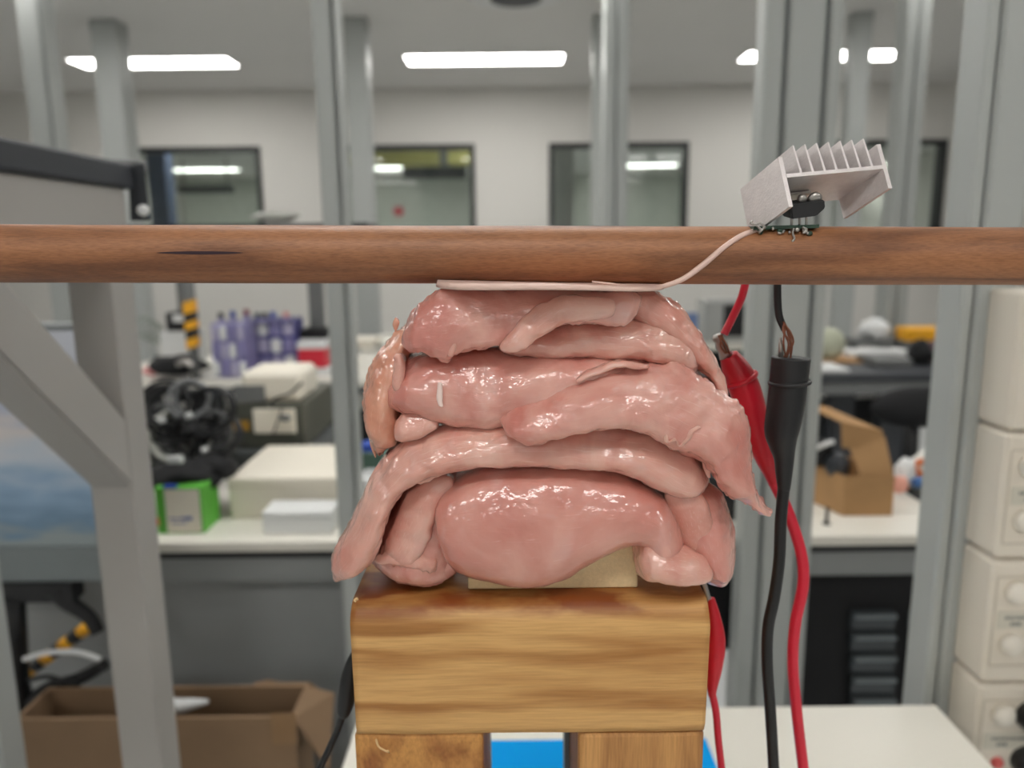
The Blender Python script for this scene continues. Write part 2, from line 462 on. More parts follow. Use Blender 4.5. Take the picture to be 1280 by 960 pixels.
# things seen through the windows
e = thing('roof_beam', (at(520, 195, YW + 2.8).x, YW + 2.8, 0), 'yellowish painted duct seen through the window glass', 'duct')
p0, p1 = at(430, 192, YW + 2.8), at(600, 206, YW + 2.8)
box('duct_body', (p0.x, p1.x, YW + 2.6, YW + 3.0, p1.z, p0.z), mat('duct_yellow', (186, 180, 110), 0.6), e)
box('duct_band', (p1.x - 0.5, p1.x - .4, YW + 2.59, YW + 3.01, p1.z - .01, p0.z + .01), MIDG, e)
p0 = at(200, 230, YW + 1.6)
tag(box('room_column', (p0.x - .09, p0.x + .12, YW + 1.5, YW + 1.7, 0, CEIL), mat('column_blue', (84, 98, 128), 0.5)),
    'slate blue column standing behind the glass of a window', 'column')
p0, p1 = at(502, 203, 13.0), at(582, 222, 13.0)
tag(box('hanging_bulkhead', (p0.x, p1.x, 13.0, 13.3, p1.z, CEIL), DARKG), 'dark bulkhead hanging from the ceiling behind the glass', 'bulkhead')
p0, p1 = at(222, 236, 13.0), at(285, 240, 13.0)
e = thing('cable_tray', ((p0.x + p1.x) / 2, 13.15, p1.z), 'dark cable tray behind the glass beside the slate column', 'tray')
box('tray', (p0.x, p1.x, 13.0, 13.3, p1.z, p0.z + .05), DARKG, e)
for hx in (p0.x + .05, p1.x - .05): box('hanger', (hx - .008, hx + .008, 13.14, 13.16, p0.z + .05, CEIL), DARKG, e)
p0 = at(700, 230, YW + 1.2)
tag(box('white_partition', (p0.x - .1, p0.x + .1, YW + .6, YW + 1.8, 0, CEIL - .3), PALEBOX), 'pale partition edge behind the glass beside the column', 'partition')
p0 = at(498, 264, YE - .05)
bm = cyl(bmesh.new(), (p0.x, YE - .06, p0.z), (p0.x, YE, p0.z), .11)
tag(obj('alarm_bell', bm, REDBOX), 'small red round alarm on the wall behind the glass', 'alarm')

# ------------------------------------------------------------------ columns
def column(name, px0, px1, py, Y, label, depth=None, z1=CEIL, z0=0.0, m=ALU, grooves=((0.5, 0.12),)):
    a, b = at(px0, py, Y), at(px1, py, Y)
    w = b.x - a.x; d = depth or w
    e = thing(name, ((a.x + b.x) / 2, Y + d / 2, z0), label, 'column')
    # front face split by recessed grooves
    bm = bmesh.new(); x = a.x
    cuts = []
    for c_, gw in grooves:
        g0 = a.x + w * (c_ - gw / 2); g1 = a.x + w * (c_ + gw / 2)
        cuts.append((g0, g1))
    for g0, g1 in cuts + [(b.x, b.x)]:
        if g0 > x: bx(bm, x, g0, Y, Y + d, z0, z1, bev=min(0.004, (g0 - x) * .2))
        x = g1
    obj('profile', bm, m, e)
    if cuts:
        bm = bmesh.new()
        for g0, g1 in cuts: bx(bm, g0, g1, Y + min(0.012, d * .3), Y + d, z0, z1)
        obj('groove', bm, ALU_D, e)
    return e
# far row, meets the ceiling in view
Y4 = onz(443, 20, CEIL).y
Y3 = onz(300, 476, TZ).y + .80
YA = onz(300, 678, TZ).y
column('service_column', 114, 147, 60, Y4, 'thin grey column in front of the leftmost ceiling light', grooves=())
column('service_column', 430, 458, 60, Y4, 'thin grey column behind the pale upright, beside the window with the yellow duct', grooves=())
column('service_column', 742, 766, 60, Y4, 'thin grey column mostly hidden behind another, between two window halves', grooves=())
column('service_column', 1066, 1090, 60, Y4, 'thin grey column cutting the ceiling light by the wide upright', grooves=())
# middle row on the white-topped bench
column('bench_upright', 21, 52, 20, Y3, 'pale aluminium upright rising above the dark raised worktop', grooves=((.9, .1),))
column('bench_upright', 756, 787, 60, Y3, 'pale aluminium upright in front of the divided window', grooves=((.5, .08),))
column('bench_upright', 1133, 1163, 40, Y3, 'pale aluminium upright behind the finned heat sink', grooves=((.5, .08),))
# uprights of the near bench
column('bench_upright', 391, 421, 60, YA - .055, 'pale aluminium upright at the end of the cluttered white bench', depth=.05, grooves=((.86, .1),))
column('wide_upright', 938, 1030, 440, YA - .055, 'wide aluminium upright with two grooves behind the black clip', depth=.05, grooves=((.28, .05), (.8, .05)))

# ------------------------------------------------------------------ near white table and the bench rows
ty = onz(1000, 882, TZ).y; tx1 = onz(1172, 882, TZ).x; tx0 = onz(452, 882, TZ).x
e = thing('lab_table', ((tx0 + tx1) / 2, ty - .5, 0), 'cream white lab table top under the wooden stand', 'table')
box('tabletop', (tx0, tx1, ty - 1.0, ty, TZ - .028, TZ), LAMW, e, bev=.002)
for lx in (tx0 + .05, tx1 - .05):
    for ly in (ty - .95, ty - .06):
        box('leg', (lx - .02, lx + .02, ly - .02, ly + .02, 0, TZ - .028), ALU, e)

YA2 = onz(1150, 640, TZ).y; YA3 = onz(1150, 600, TZ).y
bxl, bxr = at(-60, 680, YA).x, at(1215, 680, YA).x
e = thing('lab_bench', ((bxl + bxr) / 2, YA, 0), 'long white bench with black edge, carrying boxes and cables', 'bench')
box('worktop', (bxl, bxr, YA, YA2 - .001, TZ - .02, TZ), LAMW, e, bev=.002)
box('rear_worktop', (bxl, bxr, YA2 + .001, YA3 + .06, TZ - .02, TZ), LAMW, e, bev=.002)
box('edge_band', (bxl, bxr, YA + .002, YA + .03, TZ - .032, TZ - .02), BLACK, e)
box('front_rail', (bxl, bxr, YA + .012, YA + .04, TZ - .085, TZ - .032), GREYR, e, bev=.002)
p = at(440, 800, YA)
box('modesty_panel', (bxl, p.x, YA + .06, YA + .08, .1, TZ - .04), mat('panel_grey', (146, 149, 149), .55), e)
for lx in (bxl + .03, at(405, 800, YA).x, at(955, 800, YA).x, bxr - .03):
    box('leg', (lx - .025, lx + .025, YA + .1, YA + .15, 0, TZ - .03), ALU, e)

# black drawer cabinet under the bench
a, b = at(1004, 710, YA + .02), at(1168, 880, YA + .02)
e = thing('drawer_cabinet', ((a.x + b.x) / 2, YA + .2, 0), 'black cabinet with two columns of clear drawers under the bench', 'cabinet')
box('body', (a.x, b.x + .1, YA + .055, YA + .4, 0, TZ - .09), BLACKM, e)
for cx0, cx1 in ((1062, 1116), (1136, 1190)):
    for k in range(8):
        y0 = 760 + k * 26.5
        q0, q1 = at(cx0, y0 + 3, YA + .05), at(cx1, y0 + 24, YA + .05)
        d = box('drawer', (q0.x, q1.x, YA + .040, YA + .056, q1.z, q0.z), mat('smoky_drawer', (66, 72, 76), .25), e, bev=.002)
        box('pull', (q0.x + .004, q1.x - .002, YA + .030, YA + .040, q0.z - .010, q0.z - .002), CLEARD, d, bev=.002)
a, b = at(889, 625, YA + .12), at(926, 785, YA + .12)
tag(box('computer_tower', (a.x - .1, b.x, YA + .12, YA + .36, TZ - .3, TZ - .09), BLACK, bev=.004), 'black computer case slung under the bench beside the wide upright', 'computer')

# second bench row with its objects
YC = onz(300, 476, TZ).y
cxl, cxr = at(100, 470, YC).x, at(470, 470, YC).x
e = thing('lab_bench', ((cxl + cxr) / 2, YC, 0), 'white bench behind, carrying the lilac parts organisers', 'bench')
box('worktop', (cxl, cxr, YC, YC + .75, TZ - .03, TZ), LAMW, e, bev=.003)
box('edge_band', (cxl, cxr, YC + .01, YC + .04, TZ - .06, TZ - .03), DARKG, e)
for q in (185, 262, 430):
    lx = at(q, 540, YC + .3).x; box('leg', (lx - .05, lx + .05, YC + .3, YC + .38, 0, TZ - .06), DARKG, e)
box('rear_panel', (cxl, cxr, YC + .72, YC + .74, .45, TZ - .06), WHITE_WALL, e)
box('low_panel', (cxl, cxr, YC + .70, YC + .715, 0, .45), BLACKM, e)
# shelf over it
s0, s1 = at(150, 278, YC + .3), at(458, 281, YC + .3)
e = thing('bench_shelf', ((s0.x + s1.x) / 2, YC + .3, TZ), 'thin black shelf in front of the windows, seen just over the dowel', 'shelf')
box('board', (s0.x, s1.x, YC + .3, YC + .6, s1.z - .02, s1.z + .008), BLACK, e)
for q in (232, 395):
    lx = at(q, 400, YC + .4).x; box('shelf_post', (lx - .03, lx + .03, YC + .4, YC + .46, TZ, s1.z - .02), MIDG, e)
# right-hand dark bench
dxl, dxr = at(1000, 470, YC).x, at(1260, 470, YC).x
e = thing('lab_bench', ((dxl + dxr) / 2, YC, 0), 'dark-topped bench behind the open cardboard box', 'bench')
box('worktop', (dxl, dxr, YC, YC + .75, TZ - .03, TZ), DARKTOP, e, bev=.003)
box('front_rail', (dxl, dxr, YC + .02, YC + .05, TZ - .09, TZ - .03), MIDG, e)
for q in (1052, 1115, 1220):
    lx = at(q, 540, YC + .2).x; box('leg', (lx - .05, lx + .05, YC + .2, YC + .28, 0, TZ - .09), DARKG, e)
box('rear_panel', (dxl, dxr, YC + .72, YC + .74, .48, TZ - .06), WHITE_WALL, e)
box('low_panel', (dxl, dxr, YC + .70, YC + .715, 0, .48), BLACKM, e)
# middle part behind the chicken
mxl, mxr = at(452, 470, YC + .95).x, at(975, 470, YC + .95).x
e = thing('lab_bench', ((mxl + mxr) / 2, YC + .8, 0), 'white bench glimpsed on either side of the chicken stack', 'bench')
box('worktop', (mxl, mxr, YC + .95, YC + 1.6, TZ - .03, TZ), LAMW, e)
box('low_panel', (mxl, mxr, YC + 1.3, YC + 1.32, 0, TZ - .03), BLACKM, e)
box('leg', (mxl + .02, mxl + .08, YC + 1.0, YC + 1.06, 0, TZ - .03), DARKG, e)
box('leg', (mxr - .08, mxr - .02, YC + 1.0, YC + 1.06, 0, TZ - .03), DARKG, e)

# ------------------------------------------------------------------ frame with raised dark worktop (left)
fx = -.455                                   # right-hand face of the frame
yf, yb = onx(186, 800, fx).y, onx(211, 800, fx).y
pw = yb - yf
e = thing('workbench_frame', (fx - pw / 2, (yf + yb) / 2, 0), 'grey steel frame with diagonal brace under a dark raised worktop', 'frame')
bm = bmesh.new(); top0 = onx(158, 236, fx); zb1 = top0.z
bx(bm, fx - pw, fx, yf, yb, 0, zb1 - .085, bev=.002, seg=2); obj('post', bm, GREYP, e)
bm = bmesh.new(); bx(bm, fx - pw, fx, -.3, yb, zb1 - .085, zb1, bev=.003); obj('beam', bm, GREYP, e)
# brace rising towards the camera in the plane of the frame
zj = onx(162, 612, fx).z; zk = onx(150, 527, fx).z
L_ = (zb1 - .085 - zk) / .93; Lj = (zb1 - .085 - zj) / .93
bm = bmesh.new()
pr = [(yf + .001, zj), (yf + .001, zk), (yf - L_, zb1 - .085), (yf - Lj, zb1 - .085)]
hexa(bm, [Vector((fx - pw, y, z)) for y, z in pr] + [Vector((fx, y, z)) for y, z in pr])
bmesh.ops.bevel(bm, geom=bm.edges[:], offset=.003, segments=2, affect='EDGES')
obj('brace', bm, GREYP, e)
bm = bmesh.new(); bx(bm, fx - .7, fx + .004, -.3, yb + .02, zb1, zb1 + .030, bev=.004, seg=2); obj('worktop', bm, DARKTOP, e)
# dark clamp on the far end of the worktop
Yq = yb + .022
bm = bmesh.new()
hexa(bm, [at(163, 276, Yq), at(188, 276, Yq), at(188, 276, Yq + .03), at(163, 276, Yq + .03), at(160, 207, Yq), at(180, 204, Yq), at(180, 204, Yq + .03), at(160, 207, Yq + .03)])
obj('clamp_bracket', bm, DARKG, e)
bm = bmesh.new(); q0, q1 = at(95, 210, Yq), at(172, 210, Yq)
bx(bm, q0.x, q1.x, Yq + .005, Yq + .03, q0.z - .006, q0.z + .010, bev=.003); obj('clamp_bar', bm, MIDG, e)
k = at(179, 263, Yq - .002); bm = sphere(bmesh.new(), k, .007); obj('clamp_knob', bm, PALEBOX, e, True)

# ------------------------------------------------------------------ right-hand upright and service modules
column('corner_upright', 1196, 1264, 440, ty + .02, 'grey corner upright between the table and the cream service modules', depth=.05, grooves=((.24, .05),))
ym = .80
seams = [at(1275, 362, ym).z, at(1258, 541, ym).z, at(1243, 701, ym).z, at(1231, 856, ym).z]
seams.append(seams[-1] - (seams[-2] - seams[-1])); 
mx0 = at(1243, 701, ym).x
lab = ['cream service module with blank upper part behind the dowel end', 'cream service module with an outlined button pair, second of the stack',
       'cream service module with two round buttons and a label plate', 'cream service module with black sockets and a small red light']
for i in range(4):
    z1, z0 = seams[i], seams[i + 1]
    if i == 3: z0 = TZ - .1
    e = thing('service_module', (mx0 + .15, ym, z0), lab[i], 'service module')
    box('housing', (mx0, mx0 + .3, ym, ym + .06, z0 + .0015, z1 - .0015), CREAM, e, bev=.004)
    if i == 0: continue
    h = seams[1] - seams[2]
    xa = mx0 + .012
    zm = z1 - h * .5
    bm = bmesh.new()
    for (x0, x1_, za, zb) in ((xa - .006, xa + .06, z1 - .020, z1 - .0185), (xa - .006, xa + .06, z1 - h + .019, z1 - h + .0205), (xa - .007, xa - .0055, z1 - h + .02, z1 - .02)):
        bx(bm, x0, x1_, ym - .0012, ym + .001, za, zb)
    obj('outline', bm, mat('cream_line', (196, 188, 174), .5), e)
    for zz in (z1 - .037, z1 - .037 - .062):
        if i == 3 and zz < z1 - .05: continue
        bm = lathe_axis(bmesh.new(), (xa + .016, ym + .002, zz), (xa + .016, ym - .009, zz), [(0, .0135), (.75, .0125), (1, .010)], 24)
        obj('button', bm, CREAMK, e, True)
    pl = box('label_plate', (xa - .002, xa + .06, ym - .0012, ym + .001, z1 - .081, z1 - .060), mat('label_plate', (206, 202, 188), .5), e)
    bm = bmesh.new(); rnd = random.Random(i)
    x = xa + .006
    while x < xa + .05:
        w_ = rnd.uniform(.0015, .0035); bx(bm, x, x + w_, ym - .0018, ym - .001, z1 - .069, z1 - .066); x += w_ + .0012
    x = xa + .013
    for w_ in (.002, .003, .0035): bx(bm, x, x + w_, ym - .0018, ym - .001, z1 - .077, z1 - .073); x += w_ + .0015
    obj('print', bm, MIDG, pl)
    if i == 3:
        for zz in (z1 - .038, z1 - .095):
            bm = lathe_axis(bmesh.new(), (xa + .050, ym + .002, zz), (xa + .050, ym - .022, zz), [(0, .019), (.8, .018), (1, .015)], 24)
            obj('socket', bm, BLACK, e, True)
        bm = lathe_axis(bmesh.new(), (xa + .016, ym + .002, z1 - .099), (xa + .016, ym - .006, z1 - .099), [(0, .0075), (.7, .007), (1, .004)], 16)
        obj('pilot_light', bm, mat('red_lens', (214, 96, 92), .3), e, True)

# left-hand upright at the bottom corner
a = at(-80, 850, .95); b = at(-12, 850, .95)
tag(box('rig_upright', (a.x, b.x, .95, 1.0, 0, at(0, 640, .95).z), ALU, bev=.003), 'grey-green upright at the bottom corner beside the carton', 'upright')

# ------------------------------------------------------------------ monitor on black stand, behind the frame
YM = 1.29
SCREEN = bpy.data.materials.new('screen_image'); SCREEN.use_nodes = True
nt = SCREEN.node_tree; bs = nt.nodes['Principled BSDF']
tc = nt.nodes.new('ShaderNodeTexCoord'); sp = nt.nodes.new('ShaderNodeSeparateXYZ')
nz = nt.nodes.new('ShaderNodeTexNoise'); nz.inputs['Scale'].default_value = 5
mp = nt.nodes.new('ShaderNodeMapping'); mp.inputs['Scale'].default_value = (1, 1, 2.5)
nt.links.new(tc.outputs['Generated'], mp.inputs[0]); nt.links.new(mp.outputs[0], nz.inputs[0])
nt.links.new(tc.outputs['Generated'], sp.inputs[0])
ma = nt.nodes.new('ShaderNodeMath'); ma.operation = 'MULTIPLY_ADD'; ma.inputs[1].default_value = 0.35
nt.links.new(nz.outputs['Fac'], ma.inputs[0]); nt.links.new(sp.outputs['Z'], ma.inputs[2])
rp = nt.nodes.new('ShaderNodeValToRGB'); nt.links.new(ma.outputs[0], rp.inputs[0])
cr = rp.color_ramp; cr.elements[0].position = .22; cr.elements[0].color = lin((112, 120, 120)); cr.elements[1].position = 1.0; cr.elements[1].color = lin((170, 172, 178))
for pos, c_ in ((.30, (84, 106, 124)), (.45, (110, 132, 152)), (.58, (150, 158, 166)), (.72, (168, 162, 158)), (.85, (140, 146, 160))):
    q = cr.elements.new(pos); q.color = lin(c_)
nt.links.new(rp.outputs[0], bs.inputs['Base Color']); bs.inputs['Roughness'].default_value = .35
nt.links.new(rp.outputs[0], bs.inputs['Emission Color']); bs.inputs['Emission Strength'].default_value = 0.35
e = thing('monitor', (at(20, 725, YM).x, YM, TZ - .2), 'monitor with a hazy blue and cloudy picture behind the grey frame', 'monitor')
p0, p1 = at(-260, 690, YM), at(176, 690, YM); zt = at(60, 405, YM).z; zb = at(60, 726, YM).z; zs = at(60, 682, YM).z
box('housing', (p0.x, p1.x, YM, YM + .035, zb, zt), mat('monitor_grey', (134, 139, 140), .5), e, bev=.004)
box('screen', (p0.x + .012, p1.x - .004, YM - .0015, YM + .001, zs, zt - .012), SCREEN, e)
box('bottom_bezel', (p0.x, p1.x, YM - .006, YM + .001, zb, zs), mat('bezel_grey', (132, 140, 142), .5), e, bev=.002)
a, b = at(-40, 732, YM), at(95, 750, YM)
box('support_bar', (a.x, b.x, YM - .01, YM + .03, b.z, zb - .0005), BLACK, e)
bm = tube(bmesh.new(), [at(70, 736, YM), at(84, 752, YM), at(110, 770, YM), at(122, 790, YM)], .014, 20, 10, radii=[.02, .016, .013, .012]); obj('arm', bm, BLACK, e, True)
bm = bmesh.new(); lathe_axis(bm, at(16, 748, YM), at(22, 895, YM), [(0, .020), (.3, .021), (.75, .022), (1, .034)], 20); obj('stand_column', bm, BLACK, e, True)
bm = tube(bmesh.new(), [at(30, 890, YM), at(60, 862, YM), at(100, 848, YM), at(132, 830, YM)], .012, 20, 10, radii=[.022, .014, .012, .010]); obj('stand_foot', bm, BLACK, e, True)
for q in ([(35, 850), (60, 846), (80, 852), (100, 858)], [(70, 855), (75, 880), (62, 900)], [(50, 870), (90, 868), (104, 862)]):
    bm = tube(bmesh.new(), [at(x, y, YM - .02) for x, y in q], .0045, 20, 8); obj('cable', bm, BLKW, e, True)
# striped barrier bar
q0, q1 = at(32, 842, YM + .06), at(112, 782, YM + .06)
e = thing('hazard_bar', q0, 'yellow and black striped bar behind the monitor stand', 'bar')
d = (q1 - q0)
for k in range(7):
    bm = cyl(bmesh.new(), q0 + d * (k / 7), q0 + d * ((k + 1) / 7), .012, n=14); obj('stripe', bm, YEL if k % 2 == 0 else BLACK, e, True)
bm = tube(bmesh.new(), [at(30, 824, YM - .04), at(60, 816, YM - .04), at(95, 815, YM - .04), at(126, 824, YM - .04)], .0045, 24, 8)
tag(obj('white_cable', bm, PALEBOX, None, True), 'white curved cable in front of the striped bar', 'cable')

# open carton on the floor
YK = 1.16
x0, x1, x2 = at(18, 905, YK).x, at(368, 900, YK).x, at(400, 890, YK + .2).x
zr = at(300, 897, YK).z
e = thing('open_carton', ((x0 + x1) / 2, YK + .1, 0), 'large open brown cardboard carton standing on the floor', 'carton')
t = .006
box('front_wall', (x0, x1, YK, YK + t, 0, zr), CARDB, e)
box('back_wall', (x0, x1, YK + .09, YK + .09 + t, 0, zr), CARDB, e)
box('side_wall', (x0, x0 + t, YK + t, YK + .09, 0, zr), CARDB, e)
box('side_wall', (x1 - t, x1, YK + t, YK + .09, 0, zr), CARDB, e)
box('bottom', (x0 + t, x1 - t, YK + t, YK + .09, .01, .016), CARDB, e)
def flap(P, name='flap', m=CARDB, parent=e, th=.005):
    bm = bmesh.new(); P = [Vector(p) for p in P]
    n = (P[1] - P[0]).cross(P[2] - P[0]).normalized() * th
    hexa(bm, P + [p + n for p in P]); return obj(name, bm, m, parent)
flap([(x1, YK, zr), (x1, YK + .09, zr), at(418, 866, YK + .09), at(412, 962, YK)])
flap([(x1 - .10, YK + .096, zr), (x1, YK + .096, zr), at(410, 872, YK + .11), at(335, 852, YK + .11)])
flap([at(75, 898, YK + .09), at(185, 898, YK + .09), at(160, 862, YK + .12), at(118, 868, YK + .12)])
q0, q1 = at(338, 892, YK - .001), at(372, 930, YK - .001)
box('tape_patch', (q0.x, q1.x, YK - .001, YK, q1.z, q0.z), TAPE, e)
bm = tube(bmesh.new(), [at(205, 880, YK + .05), at(225, 882, YK + .05), at(238, 880, YK + .05), at(260, 877, YK + .05)], .006, 20, 10, radii=[.012, .012, .010, .004])
tag(obj('plug_lead', bm, PALEBOX, None, True), 'white plug lead lying over the open carton', 'lead')

# ------------------------------------------------------------------ things on the near bench, left
YA_ = YA
def bbox_px(name, x0, y0, x1, y1, Y, depth, m, label=None, cat=None, parent=None, bev=.004, base=None):
    a, b = at(x0, y0, Y), at(x1, y1, Y)
    o = box(name, (a.x, b.x, Y, Y + depth, base if base is not None else b.z, a.z), m, parent, bev=bev)
    if label: tag(o, label, cat)
    return o
# green and white printed box
Yg = onz(235, 667, TZ).y
a, b = at(192, 610, Yg), at(256, 667, Yg)
e = thing('printed_box', ((a.x + b.x) / 2, Yg, TZ), 'green and white printed card box on the bench', 'box')
xg1 = b.x; zt = a.z; dpt = .085
box('carton_body', (a.x, xg1, Yg, Yg + dpt, TZ, zt), GREEN, e, bev=.001)
q = at(205, 612, Yg); q2 = at(253, 665, Yg)
pnl = box('white_panel', (q.x, q2.x, Yg - .001, Yg, q2.z, q.z), WHITEBOX, e)
bm = bmesh.new(); s0 = at(212, 648, Yg)
for k, (dx, w, h) in enumerate(((0, .018, .003), (.022, .008, .006), (.032, .012, .007), (.004, .03, .002))):
    zz = s0.z - (0.0 if k < 3 else .009); bx(bm, s0.x + dx, s0.x + dx + w, Yg - .0018, Yg - .001, zz - h / 2, zz + h / 2)
obj('print', bm, BLUEINK, pnl)
s0 = at(195, 652, Yg); bm = bx(bmesh.new(), s0.x - .004, s0.x + .006, Yg - .001, Yg, s0.z - .008, s0.z + .008); obj('logo_patch', bm, mat('salmon_print', (226, 120, 92), .5), e)
bbox_px('blue_tab', 203, 607, 220, 612, Yg, .01, BLUEC, parent=e, bev=.001)
# big white carton
Yw = onz(330, 648, TZ).y
a, b = at(284, 598, Yw), at(432, 648, Yw)
e = thing('white_carton', ((a.x + b.x) / 2, Yw, TZ), 'large flat cream white carton on the bench beside the printed box', 'carton')
box('carton_body', (a.x, b.x, Yw, Yw + .26, TZ, a.z), WHITEBOX, e, bev=.003)
box('lid_seam', (a.x - .0008, b.x, Yw - .0008, Yw + .25, a.z - .020, a.z - .018), mat('seam_tan', (190, 180, 160), .7), e)
# small pale box
Ys = onz(370, 668, TZ).y
a, b = at(327, 640, Ys), at(416, 668, Ys)
e = thing('pale_box', ((a.x + b.x) / 2, Ys, TZ), 'small pale plastic box in front of the white carton', 'box')
box('box_body', (a.x, b.x, Ys, Ys + .07, TZ, a.z - .012), PALEBOX, e, bev=.003)
box('lid', (a.x - .001, b.x + .001, Ys - .001, Ys + .071, a.z - .0115, a.z), PALEBOX, e, bev=.003)
# grey instrument with meter, white box on it
Yi = YA3 + .10
def loc_box(px0, py0, px1, py1, Y): a_, b_ = at(px0, py0, Y), at(px1, py1, Y); return a_, b_
a, b = loc_box(286, 504, 384, 560, Yi)
pz = b.z
e = thing('meter_instrument', ((a.x + b.x) / 2, Yi, TZ), 'dark olive grey instrument with a white analogue meter', 'instrument')
box('case', (a.x, b.x, Yi, Yi + .28, pz, a.z), mat('olive_case', (98, 98, 88), .5), e, bev=.004)
q0, q1 = at(316, 511, Yi), at(371, 541, Yi); me_ = box('meter_face', (q0.x, q1.x, Yi - .004, Yi, q1.z, q0.z), WHITEBOX, e, bev=.002)
bm = tube(bmesh.new(), [at(340, 545, Yi - .006), at(346, 530, Yi - .006), at(352, 512, Yi - .006)], .002, 8, 6); obj('pointer', bm, BLACK, me_)
q0 = at(358, 522, Yi); bm = sphere(bmesh.new(), (q0.x, Yi - .006, q0.z), .012, 1.2, .5, .7); obj('meter_knob', bm, MIDG, me_, True)
q0, q1 = at(284, 526, Yi), at(312, 538, Yi); box('amber_plate', (q0.x + .01, q1.x, Yi - .003, Yi, q1.z, q0.z), mat('amber', (170, 128, 40), .5), e)
box('front_panel', (a.x + .006, b.x - .006, Yi - .0015, Yi, pz + .004, a.z - .004), mat('olive_dark', (74, 76, 68), .5), e)
# its stand on the rear worktop: dark storage case
box_l = at(280, 570, Yi)
tag(box('storage_case', (a.x - .01, b.x + .05, Yi - .02, Yi + .25, TZ + .0005, pz - .0005), mat('case_dark', (60, 64, 64), .6, var=.3, scale=40), bev=.005),
    'dark case under the meter instrument, behind the white carton', 'case')
a2, b2 = loc_box(290, 478, 360, 504, Yi - .05)
e = thing('power_adapter', ((a2.x + b2.x) / 2, Yi, a.z), 'white rounded box with grey end on the meter instrument', 'box')
box('shell', (a2.x, b2.x + .02, Yi + .002, Yi + .16, a.z + .0005, a2.z + .015), WHITEBOX, e, bev=.012)
q0, q1 = at(292, 482, Yi), at(332, 502, Yi); box('end_plate', (q0.x, q1.x, Yi - .001, Yi + .003, q1.z, q0.z), MIDG, e)
bm = tube(bmesh.new(), [at(378, 478, Yi - .005), at(362, 492, Yi - .01), at(345, 498, Yi - .01), at(338, 508, Yi - .01)], .003, 20, 8)
tag(obj('adapter_lead', bm, BLKW, None, True), 'thin dark lead hanging over the meter face', 'lead')
# black bag
Yb = YA + .125
def blob(name, px, py, Y, rx, ry, rz, m, parent=None, seed=1, amp=.25, label=None, cat=None, n=14):
    c_ = at(px, py, Y); bm = sphere(bmesh.new(), (0, 0, 0), 1.0, n=n)
    for v in bm.verts:
        k = 1 + amp * noise.noise(v.co * 1.7 + Vector((seed * 3.1, 0, 0))) + amp * .4 * noise.noise(v.co * 4 + Vector((0, seed, 0)))
        v.co = Vector((v.co.x * rx * k, v.co.y * ry * k, v.co.z * rz * k)) + c_
    o = obj(name, bm, m, parent, True)
    if label: tag(o, label, cat)
    return o
e = thing('black_bag', at(235, 610, Yb), 'black soft bag slumped behind the printed box', 'bag')
blob('bag_body', 232, 596, Yb, .075, .06, .032, BLACKM, e, 2, .2)
blob('bag_fold', 262, 585, Yb + .03, .055, .05, .028, BLACKM, e, 5, .3)
q0, q1 = at(212, 568, Yb - .045), at(232, 577, Yb - .045); box('white_tag', (q0.x, q1.x, Yb - .06, Yb - .05, q1.z, q0.z), PALEBOX, e, bev=.002)
# coils of cable
rnd = random.Random(3)
cols = [(BLKW, 'black cable coil heaped on the bench behind the bag'), (mat('grey_cable', (120, 122, 124), .4), 'grey cable coil heaped on the bench behind the bag'),
        (mat('pale_cable', (196, 198, 190), .45), 'pale cable coil heaped on the bench behind the bag')]
coil_lab = ['black cable coil at the top of the heap beside the grey frame post', 'wide black cable coil over the upper grey coil', 'grey cable coil between black coils next to the grey frame post',
            'black cable coil in the middle of the heap', 'black cable coil touching the meter instrument at the heap top', 'pale cable coil low in the heap, over the black bag',
            'smaller grey cable coil at the foot of the heap beside the frame post', 'black cable coil at the foot of the heap above the bag fold', 'black cable coil leaning on the dark case',
            'smallest grey cable coil crowning the heap', 'grey cable coil caught between two black ones beside the instrument']
for k, (px, py, rr, ci) in enumerate(((205, 505, .05, 0), (215, 520, .06, 0), (200, 535, .05, 1), (240, 525, .055, 0), (262, 515, .05, 0), (222, 548, .06, 2), (205, 558, .045, 1), (250, 550, .055, 0), (270, 545, .05, 0), (235, 500, .04, 1), (262, 535, .045, 1))):
    c_ = at(px, py, YA + .19 + .01 * (k % 4))
    bm = bmesh.new(); rot = Matrix.Rotation(R(rnd.uniform(45, 95)), 3, 'X') @ Matrix.Rotation(R(rnd.uniform(-40, 40)), 3, 'Y')
    for q in range(3):
        torus(bm, c_ + Vector((rnd.uniform(-.006, .006), q * .009, rnd.uniform(-.006, .006))), rr - q * .004, .0042, rot @ Matrix.Rotation(R(rnd.uniform(-10, 10)), 3, 'Y'), 28, 8)
    tag(obj('cable_coil', bm, cols[ci][0], None, True), coil_lab[k], 'cable', 'cable coils on the bench')
blob('black_backpack', 235, 560, YA + .35, .09, .05, .09, BLACKM, None, 8, .2, 'black lumpy backpack under the cable coils', 'backpack')
for k, (px, py) in enumerate(((232, 521), (252, 564), (198, 527))):
    c_ = at(px, py, YA + .16); bm = cyl(bmesh.new(), c_, c_ + Vector((.012, .004, .004)), .006, n=12)
    tag(obj('cable_plug', bm, PALEBOX, None, True), 'small white plug among the black cable coils', 'plug', 'white plugs in the cable heap')

